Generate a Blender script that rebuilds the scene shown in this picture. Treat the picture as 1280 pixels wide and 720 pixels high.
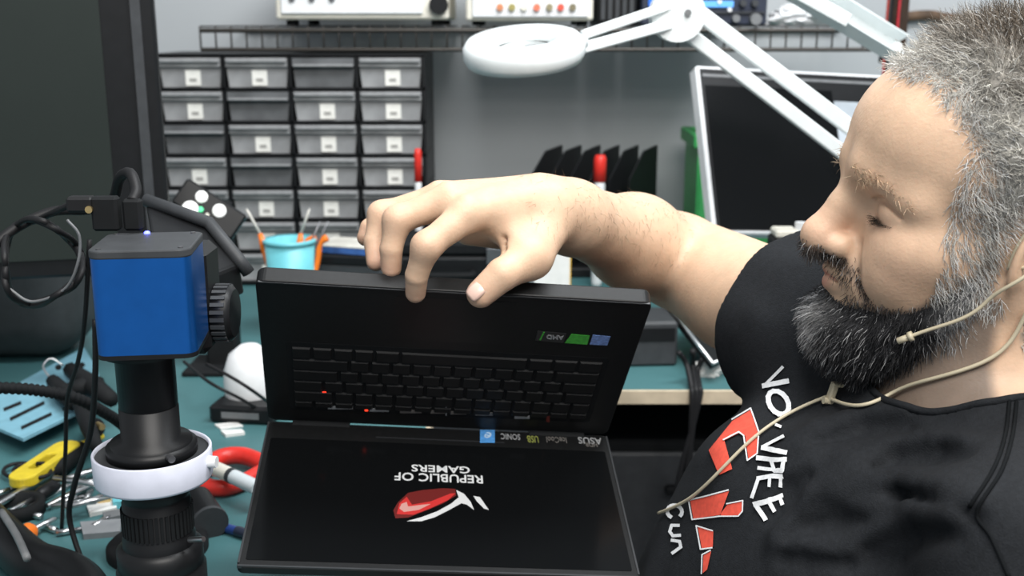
import bpy, bmesh, math, random
import numpy as np
from mathutils import Vector, Matrix, Euler
from mathutils.bvhtree import BVHTree

for o in list(bpy.data.objects):
    bpy.data.objects.remove(o, do_unlink=True)
scn = bpy.context.scene
COL = scn.collection
rnd = random.Random(7)
nrs = np.random.RandomState(11)

# ------------------------------------------------------------------ camera
FPX = 1372.0
PITCH = math.radians(13.5)
CAMH = 0.50
SP, CP = math.sin(PITCH), math.cos(PITCH)
cam_d = bpy.data.cameras.new('camera')
cam_d.sensor_width = 36.0
cam_d.lens = FPX / 1280.0 * 36.0
cam_d.clip_start = 0.02
cam_d.dof.use_dof = True
cam_d.dof.focus_distance = 0.80
cam_d.dof.aperture_fstop = 9.0
cam = bpy.data.objects.new('camera', cam_d)
COL.objects.link(cam)
cam.location = (0, 0, CAMH)
cam.rotation_euler = (math.pi / 2 - PITCH, 0, 0)
scn.camera = cam

# ------------------------------------------------------------------ light
world = bpy.data.worlds.new('room_air')
scn.world = world
world.use_nodes = True
world.node_tree.nodes['Background'].inputs[0].default_value = (0.86, 0.93, 1.0, 1)
world.node_tree.nodes['Background'].inputs[1].default_value = 0.44

def area_light(name, loc, target, sx, sy, power, col):
    l = bpy.data.lights.new(name, 'AREA')
    l.shape = 'RECTANGLE'; l.size = sx; l.size_y = sy
    l.energy = power; l.color = col
    o = bpy.data.objects.new(name, l)
    COL.objects.link(o)
    o.location = loc
    o.rotation_euler = (Vector(target) - Vector(loc)).to_track_quat('-Z', 'Y').to_euler()
    return o
area_light('ceiling_light_front', (0.35, -0.35, 1.75), (0.25, 0.85, 0.2), 1.3, 0.8, 48, (1.0, 0.965, 0.92))
area_light('ceiling_light_bench', (0.55, 1.05, 1.90), (0.35, 2.0, 0.1), 1.6, 0.5, 46, (0.95, 0.98, 1.0))

vs = scn.view_settings
vs.view_transform = 'Standard'
vs.look = 'None'
vs.exposure = 0.05
vs.gamma = 1.0
vs.use_curve_mapping = False

# ------------------------------------------------------------------ helpers
def P(px, py, d):
    X = (px - 640) / FPX * d; Y = (360 - py) / FPX * d
    return Vector((X, d * CP + Y * SP, CAMH - d * SP + Y * CP))
def ray(px, py):
    return P(px, py, 1.0) - Vector((0, 0, CAMH))
def PY(px, py, yy):
    r = ray(px, py); return Vector((0, 0, CAMH)) + r * (yy / r.y)
def PZ(px, py, zz=0.0):
    r = ray(px, py); return Vector((0, 0, CAMH)) + r * ((zz - CAMH) / r.z)

def tag(o, label=None, cat=None, group=None, kind=None):
    if label: o['label'] = label
    if cat: o['category'] = cat
    if group: o['group'] = group
    if kind: o['kind'] = kind
    return o
def thing(name, label, cat, loc=(0, 0, 0), rot=(0, 0, 0), group=None):
    o = bpy.data.objects.new(name, None)
    o.empty_display_size = 0.02
    COL.objects.link(o)
    o.location = loc; o.rotation_euler = rot
    return tag(o, label, cat, group)

class MB:
    """collects faces, then links them as one mesh object"""
    def __init__(s): s.v = []; s.f = []; s.sm = []
    def add(s, vs_, fs, M=None, smooth=False):
        b = len(s.v)
        for v in vs_:
            v = Vector(v)
            s.v.append(tuple(M @ v) if M else tuple(v))
        for f in fs:
            s.f.append(tuple(i + b for i in f)); s.sm.append(smooth)
        return s
    def box(s, c, d, bev=0.0, M=None, seg=1):
        bm = bmesh.new()
        bmesh.ops.create_cube(bm, size=1)
        for v in bm.verts: v.co = Vector((v.co.x * d[0] + c[0], v.co.y * d[1] + c[1], v.co.z * d[2] + c[2]))
        if bev > 0:
            bmesh.ops.bevel(bm, geom=list(bm.edges), offset=bev, segments=seg, affect='EDGES', profile=0.5)
        bm.verts.index_update()
        s.add([v.co[:] for v in bm.verts], [[v.index for v in f.verts] for f in bm.faces], M, False)
        bm.free(); return s
    def lathe(s, prof, n=28, M=None, smooth=True, cap=True):
        vs_ = []; fs = []
        for (r, z) in prof:
            for i in range(n):
                a = 2 * math.pi * i / n
                vs_.append((r * math.cos(a), r * math.sin(a), z))
        for j in range(len(prof) - 1):
            for i in range(n):
                k = (i + 1) % n
                fs.append((j * n + i, j * n + k, (j + 1) * n + k, (j + 1) * n + i))
        s.add(vs_, fs, M, smooth)
        if cap:
            s.add(vs_[:n], [tuple(reversed(range(n)))], M, False)
            s.add(vs_[-n:], [tuple(range(n))], M, False)
        return s
    def cyl(s, a, b, r, n=16, r2=None, smooth=True):
        a = Vector(a); b = Vector(b); L = (b - a).length
        M = Matrix.Translation(a) @ (b - a).to_track_quat('Z', 'Y').to_matrix().to_4x4()
        return s.lathe([(r, 0), (r if r2 is None else r2, L)], n, M, smooth)
    def tube(s, pts, r, n=8, radii=None):
        pts = [Vector(p) for p in pts]
        m = len(pts); vs_ = []; fs = []
        up = Vector((0.13, 0.21, 1)).normalized(); prev = None
        for i, p in enumerate(pts):
            t = (pts[min(i + 1, m - 1)] - pts[max(i - 1, 0)])
            t = t.normalized() if t.length > 1e-9 else Vector((0, 0, 1))
            if prev is None:
                u = t.cross(up)
                if u.length < 1e-3: u = t.cross(Vector((1, 0, 0)))
            else:
                u = prev - t * prev.dot(t)
            u.normalize(); w = t.cross(u); prev = u
            rr = radii[i] if radii else r
            for k in range(n):
                a = 2 * math.pi * k / n
                vs_.append(p + (u * math.cos(a) + w * math.sin(a)) * rr)
        for i in range(m - 1):
            for k in range(n):
                q = (k + 1) % n
                fs.append((i * n + k, i * n + q, (i + 1) * n + q, (i + 1) * n + k))
        fs.append(tuple(reversed(range(n)))); fs.append(tuple(range((m - 1) * n, m * n)))
        return s.add(vs_, fs, None, True)
    def prism(s, poly, z0, z1, M=None):
        n = len(poly)
        vs_ = [(x, y, z0) for x, y in poly] + [(x, y, z1) for x, y in poly]
        fs = [tuple(reversed(range(n))), tuple(range(n, 2 * n))]
        for i in range(n):
            k = (i + 1) % n
            fs.append((i, k, n + k, n + i))
        return s.add(vs_, fs, M, False)
    def build(s, name, mat, parent=None, bevel=0):
        me = bpy.data.meshes.new(name)
        me.from_pydata(s.v, [], s.f)
        me.polygons.foreach_set('use_smooth', s.sm)
        me.materials.append(mat)
        me.update()
        o = bpy.data.objects.new(name, me)
        COL.objects.link(o)
        if parent: o.parent = parent
        if bevel:
            md = o.modifiers.new('bev', 'BEVEL'); md.width = bevel; md.segments = 2
            md.limit_method = 'ANGLE'; md.angle_limit = math.radians(50)
        return o

def catmull(pts, n=8):
    pts = [Vector(p) for p in pts]
    q = [2 * pts[0] - pts[1]] + pts + [2 * pts[-1] - pts[-2]]
    out = []
    for i in range(1, len(q) - 2):
        a, b, c, d = q[i - 1], q[i], q[i + 1], q[i + 2]
        for k in range(n):
            t = k / n
            out.append(0.5 * ((2 * b) + (c - a) * t + (2 * a - 5 * b + 4 * c - d) * t * t + (3 * b - a - 3 * c + d) * t ** 3))
    out.append(pts[-1]); return out

def copy_tree(o, parent=None):
    c = o.copy(); COL.objects.link(c)
    c.parent = parent
    for ch in [x for x in bpy.data.objects if x.parent == o]:
        copy_tree(ch, c)
    return c

# ------------------------------------------------------------------ materials
MATS = {}
def mat(name, col, rough=0.5, metal=0.0, spec=0.5, var=0.12, scale=60.0, bump=0.0, bscale=200.0, emit=None, es=1.0, trans=0.0, attr=None, sss=0.0, coat=0.0):
    if name in MATS: return MATS[name]
    m = bpy.data.materials.new(name); m.use_nodes = True
    nt = m.node_tree; b = nt.nodes['Principled BSDF']
    b.inputs['Roughness'].default_value = rough
    b.inputs['Metallic'].default_value = metal
    b.inputs['Specular IOR Level'].default_value = spec
    b.inputs['Coat Weight'].default_value = coat
    tc = nt.nodes.new('ShaderNodeTexCoord')
    nz = nt.nodes.new('ShaderNodeTexNoise'); nz.inputs['Scale'].default_value = scale; nz.inputs['Detail'].default_value = 4
    nt.links.new(tc.outputs['Object'], nz.inputs['Vector'])
    mr = nt.nodes.new('ShaderNodeMapRange')
    mr.inputs[1].default_value = 0.3; mr.inputs[2].default_value = 0.7
    mr.inputs[3].default_value = 1 - var; mr.inputs[4].default_value = 1 + var
    nt.links.new(nz.outputs[0], mr.inputs[0])
    mx = nt.nodes.new('ShaderNodeMix'); mx.data_type = 'RGBA'; mx.blend_type = 'MULTIPLY'; mx.inputs[0].default_value = 1
    if attr:
        at = nt.nodes.new('ShaderNodeAttribute'); at.attribute_name = attr
        nt.links.new(at.outputs['Color'], mx.inputs[6])
    else:
        mx.inputs[6].default_value = (*col, 1)
    nt.links.new(mr.outputs[0], mx.inputs[7])
    nt.links.new(mx.outputs[2], b.inputs['Base Color'])
    if bump > 0:
        n2 = nt.nodes.new('ShaderNodeTexNoise'); n2.inputs['Scale'].default_value = bscale; n2.inputs['Detail'].default_value = 3
        nt.links.new(tc.outputs['Object'], n2.inputs['Vector'])
        bp = nt.nodes.new('ShaderNodeBump'); bp.inputs['Strength'].default_value = bump; bp.inputs['Distance'].default_value = 0.001
        nt.links.new(n2.outputs[0], bp.inputs['Height']); nt.links.new(bp.outputs[0], b.inputs['Normal'])
    if emit:
        b.inputs['Emission Color'].default_value = (*emit, 1); b.inputs['Emission Strength'].default_value = es
    if trans: b.inputs['Transmission Weight'].default_value = trans
    if sss:
        b.inputs['Subsurface Weight'].default_value = sss
        b.inputs['Subsurface Radius'].default_value = (1.0, 0.35, 0.2)
        b.inputs['Subsurface Scale'].default_value = 0.006
    MATS[name] = m
    return m
M_black = mat('black_plastic', (0.008, 0.0085, 0.0095), 0.42, spec=0.28)
M_matte = mat('matte_black', (0.009, 0.010, 0.011), 0.75, spec=0.2)
M_dgrey = mat('dark_grey_plastic', (0.045, 0.048, 0.052), 0.5, spec=0.3)
M_mgrey = mat('mid_grey_plastic', (0.16, 0.165, 0.17), 0.5)
M_white = mat('white_plastic', (0.78, 0.79, 0.80), 0.45, var=0.04)
M_cream = mat('cream_enamel', (0.74, 0.71, 0.62), 0.5, var=0.05)
M_steel = mat('steel', (0.62, 0.63, 0.64), 0.3, metal=1.0)
M_dsteel = mat('dark_steel', (0.22, 0.22, 0.23), 0.4, metal=0.9)
M_rubber = mat('cable_rubber', (0.010, 0.010, 0.011), 0.55, spec=0.3)
M_orange = mat('orange_handle', (0.90, 0.20, 0.015), 0.4)
M_red = mat('red_handle', (0.72, 0.03, 0.02), 0.4)
M_yellow = mat('yellow_handle', (0.72, 0.55, 0.03), 0.45)
M_paper = mat('white_paper', (0.82, 0.81, 0.78), 0.8, var=0.05)
M_brass = mat('brass', (0.75, 0.55, 0.25), 0.35, metal=1.0)
# ------------------------------------------------------------------ signed distance modelling (numpy)
def _v(a): return np.array(a, dtype=np.float64)
def s_ell(p, c, r, R=None):
    q = p - _v(c)
    if R is not None: q = q @ R
    r = _v(r)
    k0 = np.sqrt(((q / r) ** 2).sum(1)); k1 = np.sqrt(((q / (r * r)) ** 2).sum(1)) + 1e-9
    return np.where(k0 < 1e-6, -r.min(), k0 * (k0 - 1.0) / k1)
def s_sph(p, c, r): return np.sqrt(((p - _v(c)) ** 2).sum(1)) - r
def s_cone(p, a, b, ra, rb):
    a = _v(a); ab = _v(b) - a
    t = np.clip(((p - a) @ ab) / (ab @ ab), 0, 1)
    return np.sqrt(((p - a - t[:, None] * ab) ** 2).sum(1)) - (ra + (rb - ra) * t)
def s_chain(p, pts, rs, k=0.004):
    d = None
    for i in range(len(pts) - 1):
        e = s_cone(p, pts[i], pts[i + 1], rs[i], rs[i + 1])
        d = e if d is None else smin(d, e, k)
    return d
def smin(a, b, k):
    h = np.maximum(k - np.abs(a - b), 0) / k
    return np.minimum(a, b) - h * h * k * 0.25
def smax(a, b, k): return -smin(-a, -b, k)
def sstep(x, a, b):
    t = np.clip((x - a) / (b - a), 0, 1); return t * t * (3 - 2 * t)

def vnoise(p, sc, seed=0):
    """smooth value noise in -1..1"""
    q = p * sc + seed * 17.3
    i = np.floor(q).astype(np.int64); f = q - i
    f = f * f * (3 - 2 * f)
    def hsh(x, y, z):
        n = (x * 374761393 + y * 668265263 + z * 2147483647 + seed * 9176) & 0xffffffff
        n = ((n ^ (n >> 13)) * 1274126177) & 0xffffffff
        n = n ^ (n >> 16)
        return (n & 0xffff) / 32767.5 - 1.0
    r = 0
    for dx in (0, 1):
        for dy in (0, 1):
            for dz in (0, 1):
                w = (f[:, 0] if dx else 1 - f[:, 0]) * (f[:, 1] if dy else 1 - f[:, 1]) * (f[:, 2] if dz else 1 - f[:, 2])
                r = r + w * hsh(i[:, 0] + dx, i[:, 1] + dy, i[:, 2] + dz)
    return r

def polygonize(fn, lo, hi, h):
    lo = _v(lo); hi = _v(hi)
    def sub(cells, k):
        g = np.stack(np.meshgrid(*[np.arange(k)] * 3, indexing='ij'), -1).reshape(-1, 3)
        return (cells[:, None, :] * k + g[None]).reshape(-1, 3)
    n0 = np.ceil((hi - lo) / (16 * h)).astype(int)
    c = np.stack(np.meshgrid(*[np.arange(n) for n in n0], indexing='ij'), -1).reshape(-1, 3)
    for size, fac in ((16, 1.35), (4, 1.5)):
        v = fn(lo + (c + 0.5) * size * h)
        c = c[np.abs(v) < size * h * 0.87 * fac + 0.0005]
        c = sub(c, 4)
    N = np.int64(1 << 20)
    enc = lambda q: (q[:, 0] * N + q[:, 1]) * N + q[:, 2]
    OFF = np.array([[i, j, k] for i in (0, 1) for j in (0, 1) for k in (0, 1)], dtype=np.int64)
    c = c.astype(np.int64) + 1
    ck = enc(c)
    ck.sort()
    offk = enc(OFF)
    K = np.unique((ck[:, None] + offk[None]).ravel())
    dec = np.stack([K // (N * N), (K // N) % N, K % N], 1)
    V = fn(lo + (dec - 1) * h)
    ci = np.searchsorted(K, ck[:, None] + offk[None])
    cv = V[ci]
    neg = cv < 0
    mixed = neg.any(1) & ~neg.all(1)
    ck = ck[mixed]; cv = cv[mixed]
    cpos = np.stack([ck // (N * N), (ck // N) % N, ck % N], 1).astype(float) - 1
    acc = np.zeros((len(ck), 3)); cnt = np.zeros(len(ck))
    for a in range(8):
        for b in range(a + 1, 8):
            if np.abs(OFF[a] - OFF[b]).sum() != 1: continue
            x = (cv[:, a] < 0) != (cv[:, b] < 0)
            t = np.where(x, cv[:, a] / np.where(x, cv[:, a] - cv[:, b], 1), 0)
            acc += np.where(x[:, None], OFF[a] + t[:, None] * (OFF[b] - OFF[a]), 0); cnt += x
    vert = lo + (cpos + acc / cnt[:, None]) * h
    faces = []
    for ax in range(3):
        d = np.zeros((1, 3), dtype=np.int64); d[0, ax] = 1
        u = np.zeros((1, 3), dtype=np.int64); u[0, (ax + 1) % 3] = 1
        w = np.zeros((1, 3), dtype=np.int64); w[0, (ax + 2) % 3] = 1
        dk, uk, wk = enc(d)[0], enc(u)[0], enc(w)[0]
        j = np.searchsorted(K, K + dk); j[j >= len(K)] = 0
        ok = (K[j] == K + dk) & ((V < 0) != (V[j] < 0))
        base = K[ok]; s = V[ok] < 0
        quad = np.stack([base - uk - wk, base - wk, base, base - uk], 1)
        qi = np.searchsorted(ck, quad); qi[qi >= len(ck)] = 0
        good = (ck[qi] == quad).all(1)
        qi = qi[good]; s = s[good]
        qi[~s] = qi[~s][:, ::-1]
        faces.append(qi)
    F = np.concatenate(faces)
    e = h * 0.25
    f0 = fn(vert)
    g = np.stack([fn(vert + np.eye(3)[i] * e) - f0 for i in range(3)], 1) / e
    gl = (g ** 2).sum(1)
    step = np.clip(f0 / np.maximum(gl, 0.05), -h * 0.6, h * 0.6)
    vert = vert - g * step[:, None]
    nrm = g / np.sqrt(np.maximum(gl, 1e-9))[:, None]
    return vert, F, nrm

def np_mesh(name, V, F, material, parent=None, col=None, smooth=True):
    me = bpy.data.meshes.new(name)
    me.vertices.add(len(V)); me.vertices.foreach_set('co', V.astype(np.float32).ravel())
    k = F.shape[1]
    me.loops.add(F.size); me.loops.foreach_set('vertex_index', F.astype(np.int32).ravel())
    me.polygons.add(len(F))
    me.polygons.foreach_set('loop_start', np.arange(0, F.size, k, dtype=np.int32))
    me.update(calc_edges=True); me.validate()
    me.polygons.foreach_set('use_smooth', np.full(len(me.polygons), smooth))
    if col is not None:
        at = me.attributes.new('Col', 'FLOAT_COLOR', 'POINT')
        c4 = np.ones((len(V), 4), np.float32); c4[:, :3] = col
        at.data.foreach_set('color', c4.ravel())
    me.materials.append(material); me.update()
    o = bpy.data.objects.new(name, me); COL.objects.link(o)
    if parent: o.parent = parent
    return o

def strands(name, roots, dirs, lens, rad, cols, material, parent, seg=4, droop=(0, 0, -1), dro=0.3, curl=0.2, curlf=3.0):
    """tapering three-sided hairs, one mesh"""
    n = len(roots)
    p = roots.copy(); d = dirs / np.linalg.norm(dirs, axis=1)[:, None]
    dro_v = _v(droop)
    ph = nrs.rand(n) * 6.28
    side = np.cross(d, nrs.randn(n, 3)); side /= np.linalg.norm(side, axis=1)[:, None] + 1e-9
    rings = []
    for s in range(seg + 1):
        t = s / seg
        side = side - d * (side * d).sum(1)[:, None]; side /= np.linalg.norm(side, axis=1)[:, None] + 1e-9
        w = np.cross(d, side)
        r = (rad * (1 - 0.8 * t))[:, None] if not np.isscalar(rad) else rad * (1 - 0.8 * t)
        ring = [p + (side * math.cos(a) + w * math.sin(a)) * r for a in (0, 2.094, 4.189)]
        rings.append(np.stack(ring, 1))
        step = (lens / seg)[:, None]
        a = ph + curlf * 6.28 * t / 2
        d2 = d + dro_v * (dro / seg) + (side * np.cos(a)[:, None] + w * np.sin(a)[:, None]) * curl
        d = d2 / np.linalg.norm(d2, axis=1)[:, None]
        p = p + d * step
    V = np.stack(rings, 1)
    m = (seg + 1) * 3
    base = (np.arange(n) * m)[:, None]
    fl = []
    for s in range(seg):
        for k in range(3):
            q = (k + 1) % 3
            fl.append([s * 3 + k, s * 3 + q, (s + 1) * 3 + q, (s + 1) * 3 + k])
    F = (base[:, None, :] + np.array(fl)[None]).reshape(-1, 4)
    C = np.repeat(cols, m, axis=0)
    return np_mesh(name, V.reshape(-1, 3), F, material, parent, C)
# ------------------------------------------------------------------ the man: pose
HC = _v((0.3340, 0.772, 0.3640))                        # midpoint between the ears
HF = _v((-0.998, -0.01, 0.05)); HF /= np.linalg.norm(HF)
HL = _v((0.01, -0.985, -0.16)); HL -= HF * (HL @ HF); HL /= np.linalg.norm(HL)
HU = np.cross(HF, HL)
HS = 1.03
HM = np.stack([HF, HL, HU], 1)
def to_head(p): return (p - HC) @ HM / HS
def from_head(q): return HC + (_v(q) * HS) @ HM.T
def P_(px, py, d): return _v(P(px, py, d))

S_L = _v((0.318, 0.585, 0.185)); S_R = _v((0.256, 0.905, 0.246))
NECK = _v((0.352, 0.765, 0.245))
ELB = P_(840, 322, 1.15); WRI = P_(690, 262, 0.935)
CUFF_A = ELB + (S_R - ELB) * 0.40

EYE = (0.0700, 0.0345, 0.0130)
LIDL = [(0.0805, 0.0235, 0.0085), (0.0828, 0.0345, 0.0065), (0.0760, 0.0470, 0.0085)]
def head_sdf(p):
    q = p.copy(); q[:, 1] = np.abs(q[:, 1])
    d = s_ell(p, (-0.008, 0, 0.044), (0.096, 0.077, 0.087))
    d = smin(d, s_ell(p, (0.044, 0, 0.056), (0.049, 0.062, 0.046)), 0.03)           # forehead
    d = smin(d, s_ell(p, (0.040, 0, -0.030), (0.049, 0.056, 0.066)), 0.03)          # face mass
    d = smin(d, s_cone(q, (0.010, 0.050, -0.050), (0.074, 0.014, -0.080), 0.013, 0.015), 0.03)
    d = smin(d, s_cone(q, (0.008, 0.056, 0.0), (0.010, 0.050, -0.052), 0.013, 0.014), 0.03)
    d = smin(d, s_ell(p, (0.075, 0, -0.080), (0.018, 0.020, 0.015)), 0.02)          # chin
    d = smin(d, s_ell(q, (0.055, 0.046, -0.008), (0.026, 0.020, 0.017)), 0.026)     # cheekbone
    d = smin(d, s_ell(q, (0.066, 0.036, -0.030), (0.020, 0.018, 0.019)), 0.02)      # cheek (smiling)
    d = smin(d, s_ell(p, (0.072, 0, -0.040), (0.024, 0.030, 0.024)), 0.02)          # muzzle
    d = smin(d, s_cone(q, (0.090, 0.011, 0.036), (0.066, 0.052, 0.027), 0.0085, 0.0075), 0.016)  # brow
    d = smax(d, -s_ell(q, (0.101, 0.036, 0.0140), (0.0185, 0.023, 0.0125)), 0.010)   # socket
    lid = s_sph(q, EYE, 0.0142)
    d = smin(d, lid, 0.0025)
    d = smax(d, -s_chain(q, [(0.083, 0.021, 0.0190), (0.0825, 0.0345, 0.0225), (0.075, 0.050, 0.0165)], [0.0008, 0.0014, 0.0008]), 0.004)  # lid fold
    d = smin(d, s_cone(q, (0.0795, 0.020, 0.0035), (0.0665, 0.047, 0.0030), 0.0045, 0.004), 0.006)  # under the eye
    # nose
    d = smin(d, s_chain(p, [(0.086, 0, 0.030), (0.097, 0, 0.008), (0.108, 0, -0.013)], [0.0085, 0.0096, 0.0116]), 0.012)
    d = smin(d, s_sph(p, (0.1092, 0, -0.0170), 0.0132), 0.006)
    d = smin(d, s_ell(q, (0.0970, 0.0135, -0.0190), (0.0115, 0.0078, 0.0082)), 0.005)
    d = smax(d, -s_ell(q, (0.104, 0.0065, -0.0280), (0.006, 0.0035, 0.005)), 0.003)
    # nasolabial fold, crease beside the smiling mouth
    d = smax(d, -s_chain(q, [(0.090, 0.021, -0.014), (0.091, 0.030, -0.030), (0.083, 0.036, -0.046)], [0.0012, 0.0022, 0.0012]), 0.008)
    # lips
    up = np.minimum(s_cone(q, (0.0985, 0.0, -0.0395), (0.0845, 0.025, -0.0435), 0.0052, 0.0028), s_sph(p, (0.0985, 0, -0.040), 0.0045))
    lo = s_cone(q, (0.0965, 0.0, -0.0505), (0.0835, 0.024, -0.0455), 0.0058, 0.0026)
    d = smin(d, up, 0.005); d = smin(d, lo, 0.005)
    d = smax(d, -s_cone(q, (0.104, 0.0, -0.0450), (0.085, 0.027, -0.0445), 0.0012, 0.0012), 0.002)
    # ear
    A = math.radians(-14)
    R = np.array([[math.cos(A), 0, math.sin(A)], [0, 1, 0], [-math.sin(A), 0, math.cos(A)]])
    Rz = np.array([[math.cos(.45), -math.sin(.45), 0], [math.sin(.45), math.cos(.45), 0], [0, 0, 1]])
    R = R @ Rz
    ear = s_ell(q, (-0.004, 0.078, 0.004), (0.020, 0.0065, 0.031), R)
    ear = smax(ear, -s_ell(q, (-0.002, 0.087, 0.006), (0.0125, 0.0075, 0.019), R), 0.004)
    ear = smin(ear, s_ell(q, (0.005, 0.074, -0.025), (0.0085, 0.0060, 0.011)), 0.006)
    d = smin(d, ear, 0.006)
    d = smin(d, s_cone(q, (0.010, 0.070, 0.0), (0.008, 0.071, -0.006), 0.005, 0.004), 0.004)
    return d

def neck_sdf(p):
    a = from_head((-0.022, 0, -0.02)); 
    d = s_cone(p, a, NECK + _v((0.0, 0, -0.02)), 0.060, 0.066)
    d = smin(d, s_cone(p, from_head((0.0, 0.055, -0.055)), _v((0.300, 0.72, 0.235)), 0.016, 0.015), 0.03)   # neck muscle
    return d

HAND = dict(
    mcp=[(584, 268, 0.878), (560, 251, 0.893), (548, 249, 0.917), (537, 257, 0.942)],
    index=[(584, 268, 0.878), (533, 308, 0.860), (521, 344, 0.871), (519.5, 366, 0.8835)],
    middle=[(560, 251, 0.893), (497, 275, 0.885), (489, 311, 0.886), (489, 335, 0.892)],
    ring=[(548, 249, 0.917), (477, 268, 0.912), (468, 302, 0.908), (470, 327, 0.903)],
    pinky=[(537, 257, 0.942), (481, 272, 0.948), (462, 285, 0.948), (457, 297, 0.946)],
    thumb=[(672, 285, 0.922), (664, 322, 0.893), (628, 343, 0.872), (601, 367, 0.8715)],
)
def gate(p, c, R, fn, m=0.04):
    c = _v(c)
    b = np.sqrt(((p - c) ** 2).sum(1)) - R
    out = b.copy()
    k = b < m
    if k.any(): out[k] = fn(p[k])
    return out
def hand_sdf(p): return gate(p, P_(560, 300, 0.90), 0.135, hand_raw)
def hand_raw(p):
    h = {k: [P_(*q) for q in v] for k, v in HAND.items()}
    back = None
    for i, (m, r) in enumerate(zip(h['mcp'], (0.0135, 0.0132, 0.0125, 0.0115))):
        c = s_cone(p, WRI + (_v((-0.010, -0.008 + 0.010 * i, 0.009 - 0.003 * i))), m, 0.0185, r)
        back = c if back is None else smin(back, c, 0.016)
    palm = h['mcp'][1] * 0.3 + h['mcp'][2] * 0.3 + WRI * 0.4 + _v((0.006, 0.002, -0.018))
    ax = (h['mcp'][1] - WRI); ax /= np.linalg.norm(ax)
    d = smin(back, s_cone(p, palm - ax * 0.02, palm + ax * 0.022, 0.021, 0.019), 0.016)
    # thumb
    t = h['thumb']
    d = smin(d, s_cone(p, WRI + _v((0.0, -0.008, -0.006)), t[1], 0.0195, 0.0165), 0.018)
    d = smin(d, s_cone(p, t[1] + (h['mcp'][0] - t[1]) * 0.15, h['mcp'][0] + (WRI - h['mcp'][0]) * 0.35, 0.010, 0.011), 0.02)
    d = smin(d, s_chain(p, t[1:], [0.0152, 0.0134, 0.0114], 0.0015), 0.010)
    # fingers
    for nm, rs in (('index', (0.0138, 0.0106, 0.0092, 0.0082)), ('middle', (0.0136, 0.0106, 0.0093, 0.0083)),
                   ('ring', (0.0128, 0.0100, 0.0089, 0.0080)), ('pinky', (0.0118, 0.0092, 0.0082, 0.0074))):
        c = s_chain(p, h[nm], rs, 0.0012)
        c = smin(c, s_sph(p, h[nm][1], rs[1] + 0.0003), 0.008)
        d = smin(d, c, 0.007)
    # skin folds at the base of the thumb
    for (a, b) in (((612, 303, 0.876), (640, 308, 0.889)), ((617, 296, 0.876), (638, 299, 0.888)), ((622, 312, 0.878), (648, 318, 0.887))):
        d = smax(d, -s_cone(p, P_(*a), P_(*b), 0.0010, 0.0004), 0.006)
    # tendons over the back of the hand
    for i in (0, 1, 2):
        m = h['mcp'][i]; w0 = WRI + _v((-0.012, -0.004 + 0.007 * i, 0.012))
        d = smin(d, s_cone(p, m + _v((0, -0.001, 0.0115)), w0 + _v((0, 0, 0.0135)), 0.0018, 0.0012), 0.008)
    return d

def arm_sdf(p): return gate(p, (ELB + WRI + S_R) / 3, 0.27, arm_raw)
def arm_raw(p):
    mid = ELB + (WRI - ELB) * 0.35 + _v((0, 0, 0.0))
    d = s_cone(p, S_R, ELB + (S_R - ELB) * 0.12, 0.056, 0.049)
    d = smin(d, s_cone(p, ELB, mid, 0.044, 0.0425), 0.02)
    d = smin(d, s_cone(p, mid, WRI + (mid - WRI) * 0.18, 0.0420, 0.0295), 0.03)
    d = smin(d, s_cone(p, WRI + (mid - WRI) * 0.2, WRI, 0.0295, 0.0255), 0.02)
    # bicep bulge and the crease of the elbow pit
    d = smin(d, s_ell(p, ELB + (S_R - ELB) * 0.45 + _v((0, -0.018, -0.010)), (0.036, 0.05, 0.036)), 0.03)
    d = smax(d, -s_chain(p, [P_(846, 292, 1.085), P_(834, 318, 1.078), P_(806, 342, 1.085)], [0.0012, 0.0022, 0.001]), 0.010)
    return d

# torso: chest, belly, shoulders (the shirt's own surface)
_a = math.radians(24)
R_T = np.array([[math.cos(_a), -math.sin(_a), 0], [math.sin(_a), math.cos(_a), 0], [0, 0, 1.0]])
def torso_core(p):
    d = s_ell(p, (0.262, 0.775, 0.068), (0.122, 0.178, 0.160), R_T)
    d = smin(d, s_ell(p, (0.216, 0.785, -0.105), (0.165, 0.195, 0.18), R_T), 0.09)
    d = smin(d, s_ell(p, (0.36, 0.755, -0.36), (0.19, 0.20, 0.20)), 0.08)
    d = smin(d, s_cone(p, S_L, NECK + _v((0.0, 0.02, -0.03)), 0.066, 0.066), 0.05)
    d = smin(d, s_cone(p, S_R, NECK + _v((0.0, -0.02, -0.03)), 0.062, 0.066), 0.05)
    return d
SLV = ELB + (S_R - ELB) * 0.90
LA_E = _v((0.235, 0.50, -0.075))
def shirt_folds(p):
    w = 0.0022 * np.sin((p @ _v((38, 30, 62))) + 2.2 * vnoise(p, 9, 3)) * (0.5 + 0.5 * vnoise(p, 7, 5))
    w += 0.0035 * vnoise(p, 16, 8) + 0.0015 * vnoise(p, 40, 9)
    return w
def shirt_base(p):
    d = torso_core(p)
    d = smin(d, s_cone(p, S_R, SLV, 0.075, 0.083), 0.03)
    return smin(d, s_cone(p, S_L, LA_E, 0.070, 0.060), 0.035)
def trace(px, py, off=0.0):
    o = _v((0, 0, CAMH)); r = _v(ray(px, py).normalized()); t = 0.3
    for _ in range(60):
        e = shirt_base((o + r * t)[None])[0]
        t += e * 0.9
        if abs(e) < 2e-4: break
    return o + r * (t + off)
FOLD = []
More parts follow.
